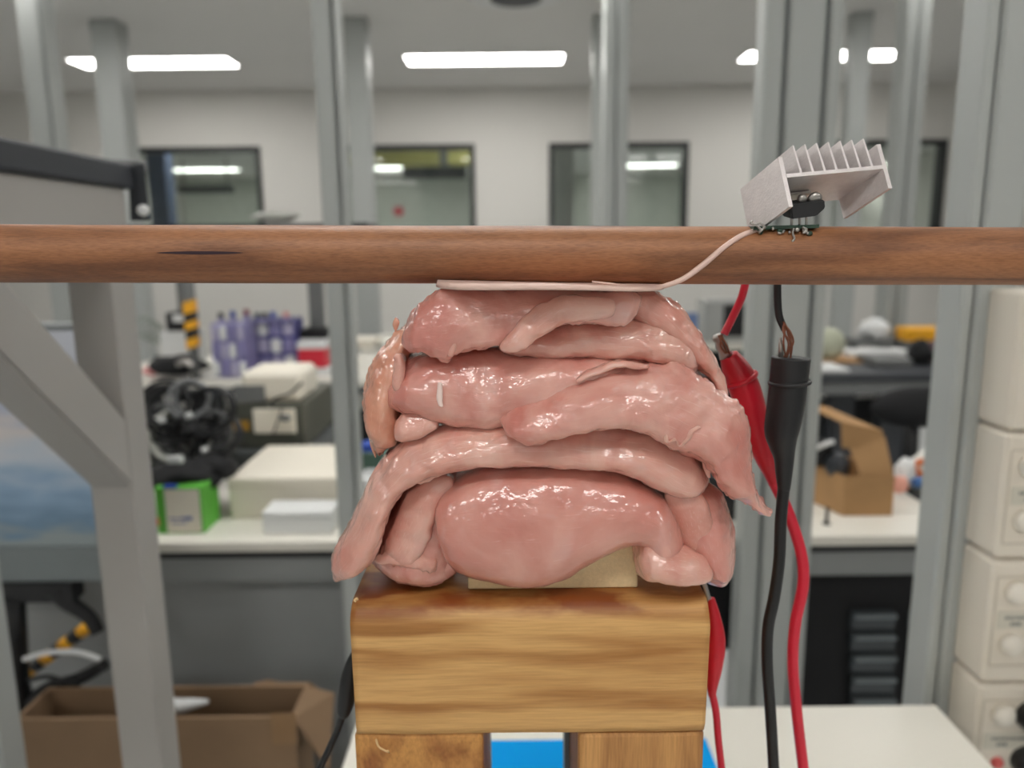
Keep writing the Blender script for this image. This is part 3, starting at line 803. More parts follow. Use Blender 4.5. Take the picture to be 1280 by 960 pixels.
# bits seen between the upright and the chicken
blob('blue_bowl', 462, 558, YA + .1, .022, .015, .012, BLUEC, None, 3, .2, 'blue plastic bowl beside the hanging edge of meat', 'bowl')
bbox_px('green_tray', 450, 566, 520, 592, YA + .14, .1, mat('dull_green', (70, 98, 84), .6), 'dull green tray behind the lower chicken folds', 'tray', base=TZ)
bbox_px('white_packet', 446, 600, 500, 640, YA + .06, .08, PALEBOX, 'white packet beside the left chicken strip', 'packet', base=TZ)
bbox_px('cream_case', 440, 425, 470, 470, YC + .98, .2, WHITEBOX, 'cream case on the rear bench at the edge of the chicken', 'case', base=TZ)
bbox_px('black_case', 461, 437, 500, 470, YC + .97, .15, BLACK, 'black case on the rear bench at the edge of the chicken', 'case', base=TZ)
# right of the chicken
bbox_px('black_power_brick', 872, 596, 931, 652, onz(900, 652, TZ).y, .06, BLACK, 'black boxy power unit on the bench behind the thin chicken tail', 'power unit', base=TZ)
a = at(905, 381, YC + 1.05); b = at(936, 420, YC + 1.05)
e = thing('small_screen', ((a.x + b.x) / 2, YC + 1.05, TZ), 'small dark screen in a pale case under the dowel', 'screen')
box('case', (a.x - .1, b.x + .01, YC + 1.05, YC + 1.25, TZ, a.z + .02), mat('screen_case', (168, 170, 168), .6), e, bev=.006)
box('glass', (a.x, b.x, YC + 1.045, YC + 1.055, b.z, a.z), BLACK, e)
bbox_px('blue_canister', 855, 392, 872, 420, YC + 1.0, .05, mat('dusty_blue', (110, 130, 176), .5), 'dusty blue canister beside the small dark screen', 'canister', base=TZ)

# ------------------------------------------------------------------ things on the rear bench, left
a = at(262, 418, YC + .12); b = at(370, 468, YC + .12)
for k, (x0, y0, x1, y1, Y, m_, lb) in enumerate(((262, 405, 310, 466, YC + .08, PURPLE, 'lilac parts organiser with clear drawers beside the hazard post'),
                                                  (304, 400, 372, 470, YC + .24, PURPLED, 'indigo parts organiser with pale drawers beside the red box'))):
    a, b = at(x0, y0, Y), at(x1, y1, Y)
    e = thing('parts_organiser', ((a.x + b.x) / 2, Y, TZ), lb, 'organiser')
    box('frame', (a.x, b.x, Y, Y + .15, TZ, a.z), m_, e, bev=.004)
    nx, nz_ = 4, 3
    for i in range(nx):
        for j in range(nz_):
            w = (b.x - a.x) / nx; h = (a.z - TZ) / nz_
            d = box('drawer', (a.x + i * w + .006, a.x + (i + 1) * w - .006, Y - .012, Y + .001, TZ + j * h + .008, TZ + (j + 1) * h - .008), [PALEBOX, PURPLE, mat('lilac_grey', (176, 172, 198), .4)][(i + j) % 3], e, bev=.003)
caps = [(276, 396, BLACK, 'black'), (291, 394, BLUEC, 'blue'), (308, 392, mat('maroon_cap', (140, 30, 60), .5), 'maroon'), (322, 396, mat('slate_cap', (60, 76, 90), .5), 'slate grey'),
        (331, 396, DARKG, 'charcoal'), (341, 395, BLUEC, 'bright blue'), (358, 395, PINK, 'pink')]
for px, py, m_, nm in caps:
    c_ = at(px, py, YC + .22); zo = at(px, 404, YC + .22).z
    e = thing('capped_bottle', (c_.x, YC + .22, zo), 'small bottle with %s cap on the parts organisers' % nm, 'bottle')
    bm = cyl(bmesh.new(), (c_.x, YC + .22, zo - .002), (c_.x, YC + .22, c_.z - .005), .014, n=14); obj('bottle_body', bm, PURPLE, e, True)
    bm = cyl(bmesh.new(), (c_.x, YC + .22, c_.z - .005), (c_.x, YC + .22, c_.z + .018), .013, .011, n=14); obj('cap', bm, m_, e, True)
a, b = at(372, 437, YC + .1), at(407, 460, YC + .1)
e = thing('red_storage_box', ((a.x + b.x) / 2, YC + .1, TZ), 'bright red box in a white tray beside the organisers', 'box')
box('box_body', (a.x, b.x, YC + .1, YC + .22, b.z, a.z), REDBOX, e, bev=.004)
box('tray', (a.x - .008, b.x + .02, YC + .095, YC + .25, TZ, b.z), PALEBOX, e, bev=.003)
box('lid', (a.x - .004, b.x + .004, YC + .1, YC + .225, a.z, a.z + .03), PALEBOX, e, bev=.004)
bbox_px('black_pouch', 372, 413, 408, 424, YC + .3, .15, BLACKM, 'black pouch on top of a pale stack behind the red box', 'pouch', bev=.008)
a, b = at(374, 424, YC + .3), at(410, 470, YC + .3); tag(box('pale_stack', (a.x, b.x, YC + .3, YC + .45, TZ, a.z - .0005), PALEBOX, bev=.003), 'pale plastic stack carrying a black pouch', 'box')
# hazard post
a = at(237, 376, YC + .06)
e = thing('hazard_post', (a.x, YC + .06, TZ), 'post with yellow and black hazard tape before the organisers', 'post')
zz = [at(237, y, YC + .06).z for y in (350, 378, 393, 403, 413, 424, 436)]
bm = cyl(bmesh.new(), (a.x, YC + .06, TZ), (a.x, YC + .06, zz[0] + .1), .018, n=14); obj('post_tube', bm, MIDG, e, True)
for k in range(1, 6):
    m_ = YEL if k in (1, 4) or k == 3 else BLACK
    w = .021; bm = bmesh.new()
    hexa(bm, [Vector((a.x + sx * w, YC + .06 + sy * w, zz[k + 1] + (.012 if sx > 0 else 0))) for sx, sy in ((-1, -1), (1, -1), (1, 1), (-1, 1))] +
             [Vector((a.x + sx * w, YC + .06 + sy * w, zz[k] + (.012 if sx > 0 else 0))) for sx, sy in ((-1, -1), (1, -1), (1, 1), (-1, 1))])
    obj('tape_stripe', bm, [YEL, BLACK, YEL, BLACK, YEL][k - 1], e)
blob('black_cloth', 220, 456, YC + .1, .12, .09, .04, BLACKM, None, 4, .3, 'black cloth heap before the hazard post', 'cloth')
blob('pink_glove', 190, 463, YC + .06, .035, .03, .02, PINK, None, 6, .3, 'pink glove beside the black cloth heap', 'glove')
bm = tube(bmesh.new(), [at(222, 455, YC), at(232, 452, YC - .01), at(240, 458, YC - .01)], .012, 14, 8)
tag(obj('silver_tool', bm, STEEL, None, True), 'silver tool lying on the black cloth', 'tool')
a, b = at(206, 391, YC + .35), at(232, 414, YC + .35)
e = thing('black_device', ((a.x + b.x) / 2, YC + .35, TZ), 'black boxy device with a white label behind the hazard post', 'device')
box('device_body', (a.x, b.x, YC + .35, YC + .45, b.z, a.z), BLACK, e, bev=.004)
box('device_label', ((a.x + b.x) / 2 - .01, b.x - .005, YC + .348, YC + .351, (a.z + b.z) / 2, a.z - .008), PALEBOX, e)
box('device_stand', (a.x - .03, b.x + .03, YC + .34, YC + .5, TZ, b.z), PALEBOX, e, bev=.004)
bm = bmesh.new()
for k in range(5):
    torus(bm, at(178 + k * 6, 408 + (k * 37 % 17), YC + .4), .045, .004, Matrix.Rotation(R(70 + 13 * k), 3, 'X') @ Matrix.Rotation(R(25 * k), 3, 'Y'))
tag(obj('wire_tangle', bm, mat('sage_wire', (140, 148, 138), .5), None, True), 'tangle of pale wire beside the black device', 'wire')
p_ = at(340, 272, YC + .45); blob('clear_bag', 345, 271, YC + .45, .1, .06, .022, mat('clear_bag', (206, 208, 200), .3, trans=.3), None, 9, .3, 'crumpled clear plastic bag on the thin black shelf', 'bag')
# ------------------------------------------------------------------ things on the rear bench, right
a, b = at(1135, 411, YC + .5), at(1180, 427, YC + .5)
e = thing('yellow_tray', ((a.x + b.x) / 2, YC + .5, b.z), 'yellow tray on a small grey riser', 'tray')
box('tray_body', (a.x, b.x, YC + .5, YC + .62, b.z, a.z), YEL, e, bev=.006)
a2, b2 = at(1130, 427, YC + .5), at(1190, 434, YC + .5)
e = thing('grey_riser', ((a2.x + b2.x) / 2, YC + .48, TZ), 'small grey riser shelf holding the yellow tray', 'riser')
box('riser_top', (a2.x, b2.x, YC + .47, YC + .66, b2.z, a2.z - .0005), MIDG, e)
for lx in (a2.x + .01, b2.x - .01): box('riser_leg', (lx - .008, lx + .008, YC + .5, YC + .62, TZ, b2.z), MIDG, e)
blob('dark_motor', 1150, 442, YC + .25, .055, .05, .055, BLACKM, None, 11, .35, 'dark bundled motor under the yellow tray', 'motor')
blob('maroon_motor', 1168, 441, YC + .3, .05, .05, .05, mat('maroon_dark', (84, 58, 64), .6, var=.4, scale=50), None, 12, .3, 'maroon tangled windings beside the dark motor', 'windings')
bbox_px('grey_case', 1096, 450, 1140, 470, YC + .15, .2, MIDG, 'flat grey case on the dark bench top', 'case', base=TZ)
bbox_px('white_sheet', 1014, 462, 1062, 470, YC + .05, .2, PALEBOX, 'white folded sheet on the dark bench top', 'sheet', base=TZ, bev=.002)
blob('pale_fan', 1036, 430, YC + .35, .075, .04, .075, OLIVE, None, 13, .06, 'pale round desk fan head on the dark bench', 'fan')
bbox_px('tan_board', 1026, 452, 1095, 462, YC + .28, .2, CARD, 'tan cardboard sheet on the dark bench', 'board', bev=.002, base=TZ)
bbox_px('white_book', 1062, 440, 1140, 450, YC + .40, .12, PALEBOX, 'white flat box behind the grey case', 'box', base=TZ)
blob('crumpled_paper', 1092, 412, YC + .62, .07, .05, .05, PALEBOX, None, 14, .35, 'crumpled white paper on the rear bench', 'paper')
a, b = at(1066, 424, YC + .6), at(1112, 431, YC + .6)
e = thing('paper_rack', ((a.x + b.x) / 2, YC + .6, TZ), 'grey rack under the crumpled white paper', 'rack')
box('rack_top', (a.x, b.x, YC + .56, YC + .7, b.z, a.z), MIDG, e)
for lx in (a.x + .01, b.x - .01): box('rack_leg', (lx - .006, lx + .006, YC + .58, YC + .68, TZ, b.z), MIDG, e)
# chair behind the near bench
c_ = at(1158, 525, 2.3)
e = thing('office_chair', (c_.x, 2.3, 0), 'black office chair in the gap between the benches', 'chair')
bm = sphere(bmesh.new(), (c_.x, 2.34, at(1158, 512, 2.3).z), .12, 1.3, .35, .55); obj('backrest', bm, BLACKM, e, True)
bm = sphere(bmesh.new(), (c_.x, 2.2, .46), .2, 1.1, 1.0, .2); obj('seat', bm, BLACKM, e, True)
bm = cyl(bmesh.new(), (c_.x, 2.2, .07), (c_.x, 2.2, .44), .025); obj('column', bm, BLACK, e, True)
bm = cyl(bmesh.new(), (c_.x, 2.36, .44), (c_.x, 2.38, at(1158, 512, 2.3).z), .02); obj('back_stem', bm, BLACK, e, True)
for k in range(5):
    an = 2 * math.pi * k / 5; bm = cyl(bmesh.new(), (c_.x, 2.2, .09), (c_.x + .26 * math.cos(an), 2.2 + .26 * math.sin(an), .03), .022, .016); obj('foot', bm, BLACK, e, True)

# open cardboard box on the near bench, right
Yx = onz(1085, 645, TZ).y
fl, fr = at(1054, 644, Yx), at(1115, 644, Yx)               # front right face, bottom corners
ftl, ftr = at(1054, 596, Yx), at(1117, 594, Yx)
nl = onz(1016, 622, TZ)                                       # left bottom corner, further back
e = thing('cardboard_box', ((fl.x + fr.x) / 2, Yx + .03, TZ), 'small tan cardboard box with raised lid on the bench', 'box')
zb_, zt_ = TZ + .0005, ftl.z
ysd = max(nl.y - Yx, .09)
lx = at(1004, 600, Yx + ysd).x
t = .003
P = lambda x, y, z: Vector((x, y, z))
flap([P(fl.x, Yx, zb_), P(fr.x, Yx, zb_), P(fr.x, Yx, zt_), P(fl.x, Yx, zt_)], 'front_wall', CARD, e, -t)
flap([P(lx, Yx + ysd, zb_), P(fl.x, Yx, zb_), P(fl.x, Yx, zt_), P(lx, Yx + ysd, zt_)], 'side_wall', CARD, e, -t)
flap([P(fr.x, Yx, zb_), P(fr.x - .02, Yx + ysd + .03, zb_), P(fr.x - .02, Yx + ysd + .03, zt_), P(fr.x, Yx, zt_)], 'side_wall', CARD, e, -t)
flap([P(fr.x - .02, Yx + ysd + .03, zb_), P(lx, Yx + ysd, zb_), P(lx, Yx + ysd, zt_), P(fr.x - .02, Yx + ysd + .03, zt_)], 'back_wall', CARD, e, -t)
yl = Yx + .03
flap([at(1076, 594, Yx + .01), at(1117, 594, Yx + .01), at(1106, 545, Yx + .03), at(1062, 560, Yx + .03)], 'lid_hinge', CARD, e, -t)
flap([at(1053, 560, Yx + .028), at(1104, 560, Yx + .028), at(1103, 538, Yx + .03), at(1052, 528, Yx + .03)], 'lid_edge', CARD, e, -t)
flap([at(1052, 529, Yx + .03), at(1103, 540, Yx + .03), at(1028, 508, Yx + .12), at(1018, 513, Yx + .12)], 'lid', CARD, e, t)
e2 = thing('headphones', at(1045, 596, Yx + .05), 'black headphones packed inside the open cardboard box', 'headphones')
blob('ear_cup', 1046, 582, Yx + .05, .026, .026, .026, mat('dark_leather', (48, 52, 58), .35), e2, 1, .15)
blob('ear_cup', 1026, 566, Yx + .08, .026, .026, .03, BLACKM, e2, 2, .2)
bm = tube(bmesh.new(), [at(1022, 560, Yx + .06), at(1032, 555, Yx + .04), at(1042, 552, Yx + .04)], .005, 12, 8); obj('bright_band', bm, PALEBOX, e2, True)
# orange tape rolls and oddments
Yo = onz(1150, 622, TZ).y
for k, (px, py, rr, dy, rx) in enumerate(((1153, 585, .020, .04, 70), (1176, 592, .026, .02, 80))):
    c_ = at(px, py, Yo + dy); c_.z = max(c_.z, TZ + rr)
    bm = torus(bmesh.new(), c_, rr * .72, rr * .33, Matrix.Rotation(R(rx), 3, 'X'), 28, 12)
    tag(obj('orange_roll', bm, ORANGE, None, True), ['smaller orange ring standing behind the blue pouch', 'larger orange ring roll beside the corner upright'][k], 'roll')
blob('blue_pouch', 1148, 603, Yo, .016, .012, .012, mat('denim_blue', (60, 102, 160), .6), None, 1, .2, 'small blue pouch before the orange rings', 'pouch')
blob('white_bag', 1132, 590, Yo + .02, .022, .02, .03, PALEBOX, None, 2, .3, 'white crumpled bag beside the cardboard box', 'bag')
blob('salmon_cloth', 1126, 606, Yo, .016, .014, .02, mat('salmon', (226, 166, 150), .7), None, 3, .3, 'salmon pink cloth beside the cardboard box', 'cloth')
bbox_px('black_block', 1165, 568, 1190, 578, Yo + .03, .03, BLACK, 'black block resting on the orange rings', 'block')
bbox_px('sage_plate', 1158, 610, 1190, 622, Yo - .002, .06, mat('sage_dark', (92, 98, 86), .6), 'dark sage plate under the orange rings', 'plate', base=TZ)
blob('white_bundle', 1165, 590, Yo + .10, .06, .03, .05, mat('bundle_white', (222, 222, 214), .6), None, 5, .2, 'white bundle behind the orange rings', 'bundle')
c_ = onz(1033, 655, TZ); c2 = at(1033, 634, c_.y)
e = thing('upright_bolt', c_, 'small black bolt standing on the bench before the box', 'bolt')
bm = cyl(bmesh.new(), c_, (c_.x, c_.y, c2.z), .0035, n=12); obj('shank', bm, BLACK, e, True)
bm = cyl(bmesh.new(), c_, (c_.x, c_.y, c_.z + .003), .008, n=12); obj('head', bm, BLACK, e, True)
c_ = onz(1177, 658, TZ); bm = lathe_axis(bmesh.new(), (c_.x, c_.y, TZ), (c_.x, c_.y, TZ + .012), [(0, .008), (.7, .009), (1, .006)], 16)
tag(obj('desk_grommet', bm, BLACK, None, True), 'small black grommet on the bench by the corner upright', 'grommet')

# ================================================================== the rig
YF = .330                                   # front plane of the pine block
ztop = at(660, 757, YF).z; zbot = at(660, 917, YF).z
bxa, bxb = at(441, 840, YF).x, at(886, 840, YF).x
YBK = YF + .115
bm = bmesh.new()
prof = [(YF + .001, zbot), (YF, zbot + .004), (YF, ztop - .012)]
for k in range(1, 7):
    a_ = k / 6 * math.pi / 2; prof.append((YF + .010 * (1 - math.cos(a_)), ztop - .012 + .012 * math.sin(a_)))
prof += [(YBK - .004, ztop), (YBK, ztop - .004), (YBK, zbot)]
prism_x(bm, prof, bxa, bxb, 60)
for v in bm.verts:
    f_ = max(0, 1 - (v.co.y - YF) / .02)
    v.co.y += f_ * .0012 * noise.noise(Vector((v.co.x * 30, v.co.z * 25, 2)))
    tz_ = (v.co.z - zbot) / (ztop - zbot)
    if tz_ > .6: v.co.z += .0011 * noise.noise(Vector((v.co.x * 45, v.co.y * 60, 0))) + .0006 * noise.noise(Vector((v.co.x * 160, v.co.y * 90, 5)))
    v.co.x += .0007 * noise.noise(Vector((v.co.z * 60, v.co.y * 40, 7 if v.co.x > 0 else 1)))
    if v.co.x > 0: v.co.x -= .003 * max(0, (.35 - tz_)) + .0025 * max(0, tz_ - .75) 
stand = thing('wooden_stand', ((bxa + bxb) / 2, YF + .05, TZ), 'stand of stained pine blocks carrying the raw chicken', 'stand')
o = obj('top_block', bm, PINE, stand, True)
la, lb_ = at(441, 925, YF).x, at(604, 940, YF).x
ra, rb = at(724, 940, YF).x, at(882, 940, YF).x
def leg(x0, x1, z1, m, seed):
    bm = bmesh.new(); bx(bm, x0, x1, YF + .002, YBK - .004, TZ, z1, bev=.0025, seg=2)
    bmesh.ops.subdivide_edges(bm, edges=bm.edges[:], cuts=3, use_grid_fill=True)
    for v in bm.verts: v.co.x += .0006 * noise.noise(v.co * 60 + Vector((seed, 0, 0))); v.co.y += .0006 * noise.noise(v.co * 50 + Vector((0, seed, 0)))
    obj('leg', bm, m, stand, False)
leg(la, lb_, zbot - .0006, PINEO, 1)
leg(ra, rb, zbot - .0012, PINEV, 2)
# splinters of wood fibre
for q in ([(470, 924), (474, 934), (486, 940), (484, 938)], [(445, 752), (443, 750), (446, 748), (447, 750)]):
    bm = tube(bmesh.new(), [at(x, y, YF - .001) for x, y in q], .0005, 12, 6); obj('splinter', bm, mat('splinter', (224, 190, 140), .7), stand, True)
# steel straps between the legs
for (q0, q1) in ((600, 610), (706, 722)):
    a, b = at(q0, 950, YF + .06), at(q1, 950, YF + .06)
    box('steel_strap', (a.x, b.x, YF + .06, YF + .07, TZ, zbot - .001), mat('strap_grey', (96, 104, 110), .4, .3), stand)
# cyan sheet on the table
m1 = onz(882, 926, TZ); m0 = onz(560, 926, TZ)
tag(box('blue_sheet', (m0.x, m1.x, m1.y - .35, m1.y, TZ + .0005, TZ + .004), CYAN, bev=.001), 'bright cyan blue sheet on the table under the stand', 'sheet')

# MDF block under the meat
q = at(690, 737, YF + .013)
mdy = onz(690, 737, ztop).y
a, b = at(585, 730, mdy), at(797, 730, mdy)
zm1 = at(797, 667, mdy).z
tag(box('mdf_block', (a.x, b.x, mdy, mdy + .07, ztop + .0005, zm1), MDF, bev=.0006), 'small plain MDF block under the front of the meat', 'block')

# dowel
YD = .345
c0, c1 = at(-40, 317, YD), at(1330, 320.5, YD)
r_d = .0127
bm = bmesh.new(); lathe_axis(bm, c0 + (c0 - c1) * .6, c1 + (c1 - c0) * .6, [(i / 40, r_d * (1 + .006 * math.sin(i * 1.3))) for i in range(41)], 40)
dow = thing('dowel_rod', c0, 'round varnished wooden rod pressed across the top of the meat', 'rod')
obj('rod', bm, DOWEL, dow, True)
bm = bmesh.new()
N_ = 24; L_up = []; L_dn = []
for i in range(N_ + 1):
    t = i / N_; px = 196 + 108 * t; w_ = 1.9 * math.sin(math.pi * min(1, t * 1.0)) ** .6 + .1
    L_up.append(at(px, 316 - w_, YD - r_d - .0003)); L_dn.append(at(px, 316 + w_, YD - r_d - .0003))
vu = [bm.verts.new(p) for p in L_up]; vd = [bm.verts.new(p) for p in L_dn]
vu2 = [bm.verts.new(p + Vector((0, .0009, 0))) for p in L_up]; vd2 = [bm.verts.new(p + Vector((0, .0009, 0))) for p in L_dn]
for i in range(N_):
    bm.faces.new((vu[i], vu[i + 1], vd[i + 1], vd[i])); bm.faces.new((vu[i], vu2[i], vu2[i + 1], vu[i + 1])); bm.faces.new((vd[i], vd[i + 1], vd2[i + 1], vd2[i]))
obj('pen_line', bm, INK, dow)

# antenna disc between rod and meat, with its ribbon lead
dl, dr = at(545, 351, YD - .006), at(829, 357, YD - .006)
cc = (dl + dr) / 2; Rd = (dr - dl).length / 2; ux = (dr - dl).normalized()
disc = thing('antenna_disc', cc, 'thin pale pink disc squeezed between rod and meat, with a ribbon lead', 'disc')
bm = bmesh.new(); NV = 72
fw = Vector((0, 1, 0)); up = Vector((0, 0, 1))
top, bot = [], []
zdisc = (c0.z + c1.z) / 2 - r_d - .0012
def dpt_(a_, rr, dz):
    p = cc + ux * (Rd * rr * math.cos(a_)) + fw * (Rd * .78 * rr * math.sin(a_))
    p.z = p.z + dz + .0006 * math.sin(a_ * 3) * rr
    return p
for k in range(NV):
    a_ = 2 * math.pi * k / NV
    top.append(bm.verts.new(dpt_(a_, .985, .0006))); bot.append(bm.verts.new(dpt_(a_, 1.0, -.0019 * (1 - .7 * (math.cos(a_) + 1) / 2))))
ct = bm.verts.new(cc + up * .0004); cb = bm.verts.new(cc - up * .0014)
for k in range(NV):
    j = (k + 1) % NV
    bm.faces.new((top[k], top[j], ct)); bm.faces.new((bot[j], bot[k], cb)); bm.faces.new((top[k], bot[k], bot[j], top[j]))
obj('plate', bm, PATCH, disc, True)
yy = YD - r_d - .001
bm = tube(bmesh.new(), [at(790, 359, yy + .002), at(815, 360, yy), at(832, 357, yy - .001), (at(855, 348, yy - .0012)), at(880, 330, yy - .0002), at(905, 309, yy + .001), at(928, 294, yy + .004), at(948, 288, yy + .008)], .0012, 60, 10,
          radii=[.0006, .0009, .0011, .0012, .0013, .0012, .0012, .0012])
obj('ribbon_lead', bm, PATCH, disc, True)
bm = tube(bmesh.new(), [at(770, 355, yy + .002), at(740, 352, yy), at(770, 356, yy - .001), at(810, 361, yy)], .0004, 20, 6); obj('fibre', bm, PATCH, disc, True)

# heat sink on its small circuit board
YH = .333
A0 = at(984, 222, YH); A1 = at(1104, 211, YH)                 # near edge of the base plate
W = A1 - A0; wl = W.length; wv = W.normalized()
ev = Vector((-.0128, .0200, -.0118)); ev -= wv * (ev.dot(wv)) * .25
el = ev.length; ev.normalize()
nv = wv.cross(ev).normalized()
if nv.z < 0: nv = -nv
hs = thing('heat_sink', at(975, 289, YD), 'tilted finned aluminium heat sink with a black transistor, standing on the rod', 'heat sink')
def slab(p, a_, b_, c_):
    return hexa(bmesh.new(), [p, p + a_, p + a_ + b_, p + b_, p + c_, p + a_ + c_, p + a_ + b_ + c_, p + b_ + c_])
th = .0018
obj('base_plate', slab(A0, W, ev * el, nv * th), HSALU, hs)
fh = .0135
lean = wv * -.0006
for k in range(7):
    x = A0 + W * ((k + 1.15) / 8.1) + nv * th
    bm = bmesh.new(); tk = wv * .0010
    hexa(bm, [x, x + tk, x + tk + ev * el, x + ev * el, x + nv * fh + lean, x + tk * .6 + nv * fh + lean, x + tk * .6 + ev * el + nv * fh + lean, x + ev * el + nv * fh + lean])
    obj('fin', bm, HSALU, hs)
obj('side_plate', slab(A0 - wv * .0014 - nv * .0138 + wv * .0012, wv * -.0017, ev * el * 1.02, nv * .0240), HSALU, hs)
obj('side_plate', slab(A1 - nv * .0095, wv * .0016, ev * el, nv * .0215), HSALU, hs)
dn = -nv
tb = A0 + wv * .004 + ev * el * .52 + dn * .0004
obj('transistor_tab', slab(tb, wv * .0150, ev * el * .25, dn * .0011), STEEL, hs)
tp = A0 + wv * .0018 + ev * el * .66 + dn * .0012
d_t = at(1010, 272, YD - .006)
bm = bmesh.new()
F = YD - .012
pts = [(988, 255), (1031, 250), (1032, 260), (1021, 270), (990, 274)]
va = [bm.verts.new(at(x, y, F)) for x, y in pts]; vb = [bm.verts.new(at(x, y, F) + Vector((-.001, .009, .0015))) for x, y in pts]
bm.faces.new(va[::-1]); bm.faces.new(vb)
for k in range(5): bm.faces.new((va[k], va[(k + 1) % 5], vb[(k + 1) % 5], vb[k]))
bmesh.ops.bevel(bm, geom=bm.edges[:], offset=.0004, segments=2, affect='EDGES')
tr = obj('transistor', bm, BLACK, hs)
for x in (995.5, 1005.5, 1014):
    bm = tube(bmesh.new(), [at(x - 6, 268, F + .004), at(x - 6, 280, F + .004), at(x - 7, 290, F + .006)], .0006, 10, 8); obj('lead', bm, STEEL, hs, True)
for nm, px_, r_ in (('screw', 1018, .0030), ('nut', 1002, .0020)):
    sc_ = at(px_, 247.5, F + .003); bm = lathe_axis(bmesh.new(), sc_, sc_ + (dn * .7 + Vector((0, -.7, 0))).normalized() * .0022, [(0, r_), (.55, r_), (.9, r_ * .8), (1, r_ * .5)], 20)
    obj(nm, bm, STEEL, hs, True)
b0, b1 = at(936, 284, YD - .002), at(1016, 283, YD - .002)
bm = hexa(bmesh.new(), [Vector((b0.x, YD - .009, b0.z - .0012)), Vector((b1.x, YD - .009, b1.z - .0008)), Vector((b1.x, YD + .006, b1.z - .0008)), Vector((b0.x, YD + .006, b0.z - .0012)),
                        Vector((b0.x, YD - .009, b0.z + .0003)), Vector((b1.x, YD - .009, b1.z + .0007)), Vector((b1.x, YD + .006, b1.z + .0007)), Vector((b0.x, YD + .006, b0.z + .0003))])
bd = obj('circuit_board', bm, PCBG, hs)
rnd = random.Random(11)
for k in range(16):
    x = rnd.uniform(945, 1012); p = at(x, rnd.uniform(284, 292), YD - .0095); s_ = rnd.uniform(.0006, .0012)
    bm = sphere(bmesh.new(), p, s_, rnd.uniform(.8, 1.6), 1, 1, 6); obj('solder_joint', bm, STEEL if k % 3 else PCBG, bd, True)
for q in ([(952, 288), (946, 282), (938, 279), (941, 276)], [(950, 290), (955, 284), (950, 279), (942, 281)], [(992, 285), (991, 292), (993, 298), (990, 302)], [(1003, 284), (1008, 287), (1004, 291), (1009, 289)]):
    bm = tube(bmesh.new(), [at(x, y, YD - .011) for x, y in q], .0005, 16, 6); obj('wire_end', bm, STEEL, bd, True)

# clips and cables -------------------------------------------------
def curve_obj(name, pts, r, m, parent=None, radii=None, n=60, seg=12):
    bm = tube(bmesh.new(), pts, r, n, seg, radii=radii); return obj(name, bm, m, parent, True)
YR = .395
red = thing('red_clip', at(1000, 958, YR), 'red insulated crocodile clip and cable hanging behind the meat', 'clip')
curve_obj('upper_wire', [at(933, 348, YR - .01), at(927, 372, YR - .005), at(916, 396, YR), at(905, 418, YR)], .0020, REDW, red)
p0, p1 = at(896, 418, YR), at(908, 446, YR)
bm = bmesh.new(); lathe_axis(bm, p0, p1, [(0, .0022), (.15, .0032), (.3, .0026), (.5, .0034), (.7, .003), (1, .0038)], 14); obj('metal_jaw', bm, STEEL, red, True)
for k in range(3):
    curve_obj('copper_strand', [p0 + Vector((.001 * k, -.003, 0)), (p0 + p1) / 2 + Vector((.002 * math.sin(k * 2), -.004, 0)), p1 + Vector((.001, -.002, 0))], .0005, COPPER, red, n=14, seg=6)
S = [(911, 444, .0048), (918, 458, .0068), (925, 472, .0078), (933, 492, .0080), (941, 520, .0074), (950, 550, .0064), (957, 572, .0056), (963, 590, .0040), (968, 604, .0030)]
curve_obj('boot', [at(x, y, YR) for x, y, _ in S], .006, RED, red, radii=[s[2] for s in S], n=70, seg=20)
q = at(926, 474, YR); bm = torus(bmesh.new(), q, .0082, .0013, (at(933, 492, YR) - at(918, 458, YR)).to_track_quat('Z', 'Y').to_matrix(), 24, 8); obj('boot_ridge', bm, RED, red, True)
curve_obj('cable', [at(967, 602, YR), at(985, 640, YR), at(1001, 690, YR), at(1004, 730, YR), at(994, 780, YR), at(991, 830, YR), at(996, 890, YR), at(1004, 960, YR), at(1012, 1030, YR)], .0031, REDW, red, n=90)
YBk = .37
blk = thing('black_clip', at(965, 958, YBk), 'black insulated crocodile clip and cable hanging from the rod', 'clip')
curve_obj('upper_wire', [at(972, 345, YBk), at(972, 372, YBk), at(974, 395, YBk), at(981, 412, YBk)], .0018, BLKW, blk)
for k in range(6):
    rr = random.Random(k)
    curve_obj('copper_strand', [at(979 + k, 402 + 2 * k, YBk - .002), at(982 + rr.uniform(-4, 7), 416, YBk - .003), at(980 + rr.uniform(-2, 12), 430, YBk - .002), at(977 + rr.uniform(0, 14), 448, YBk)], .0005, COPPER, blk, n=20, seg=6)
p0, p1 = at(976, 422, YBk), at(976, 450, YBk); bm = bmesh.new(); lathe_axis(bm, p0, p1, [(0, .0008), (.4, .0012), (1, .0013)], 10); obj('metal_jaw', bm, STEEL, blk, True)
S = [(989, 447, .0092), (987, 465, .0091), (985, 483, .0090), (983, 501, .0090), (980, 520, .0088), (977, 540, .0082), (978, 556, .0066), (980, 572, .0050), (980, 592, .0041), (980, 612, .0030)]
bm = bmesh.new()
curve_pts = [at(s[0], s[1], YBk) for s in S]
tube(bm, curve_pts, .008, 100, 24, radii=[s[2] for s in S]); obj('boot', bm, BLACK, blk, True)
q = at(987, 478, YBk); bm = torus(bmesh.new(), q, .0092, .0011, Matrix.Rotation(R(-4), 3, 'Y'), 28, 8); obj('boot_ridge', bm, BLACK, blk, True)
curve_obj('cable', [at(980, 606, YBk), at(976, 650, YBk), at(974, 700, YBk), at(968, 745, YBk), at(960, 785, YBk), at(959, 830, YBk), at(963, 890, YBk), at(967, 960, YBk), at(970, 1040, YBk)], .0030, BLKW, blk, n=90)
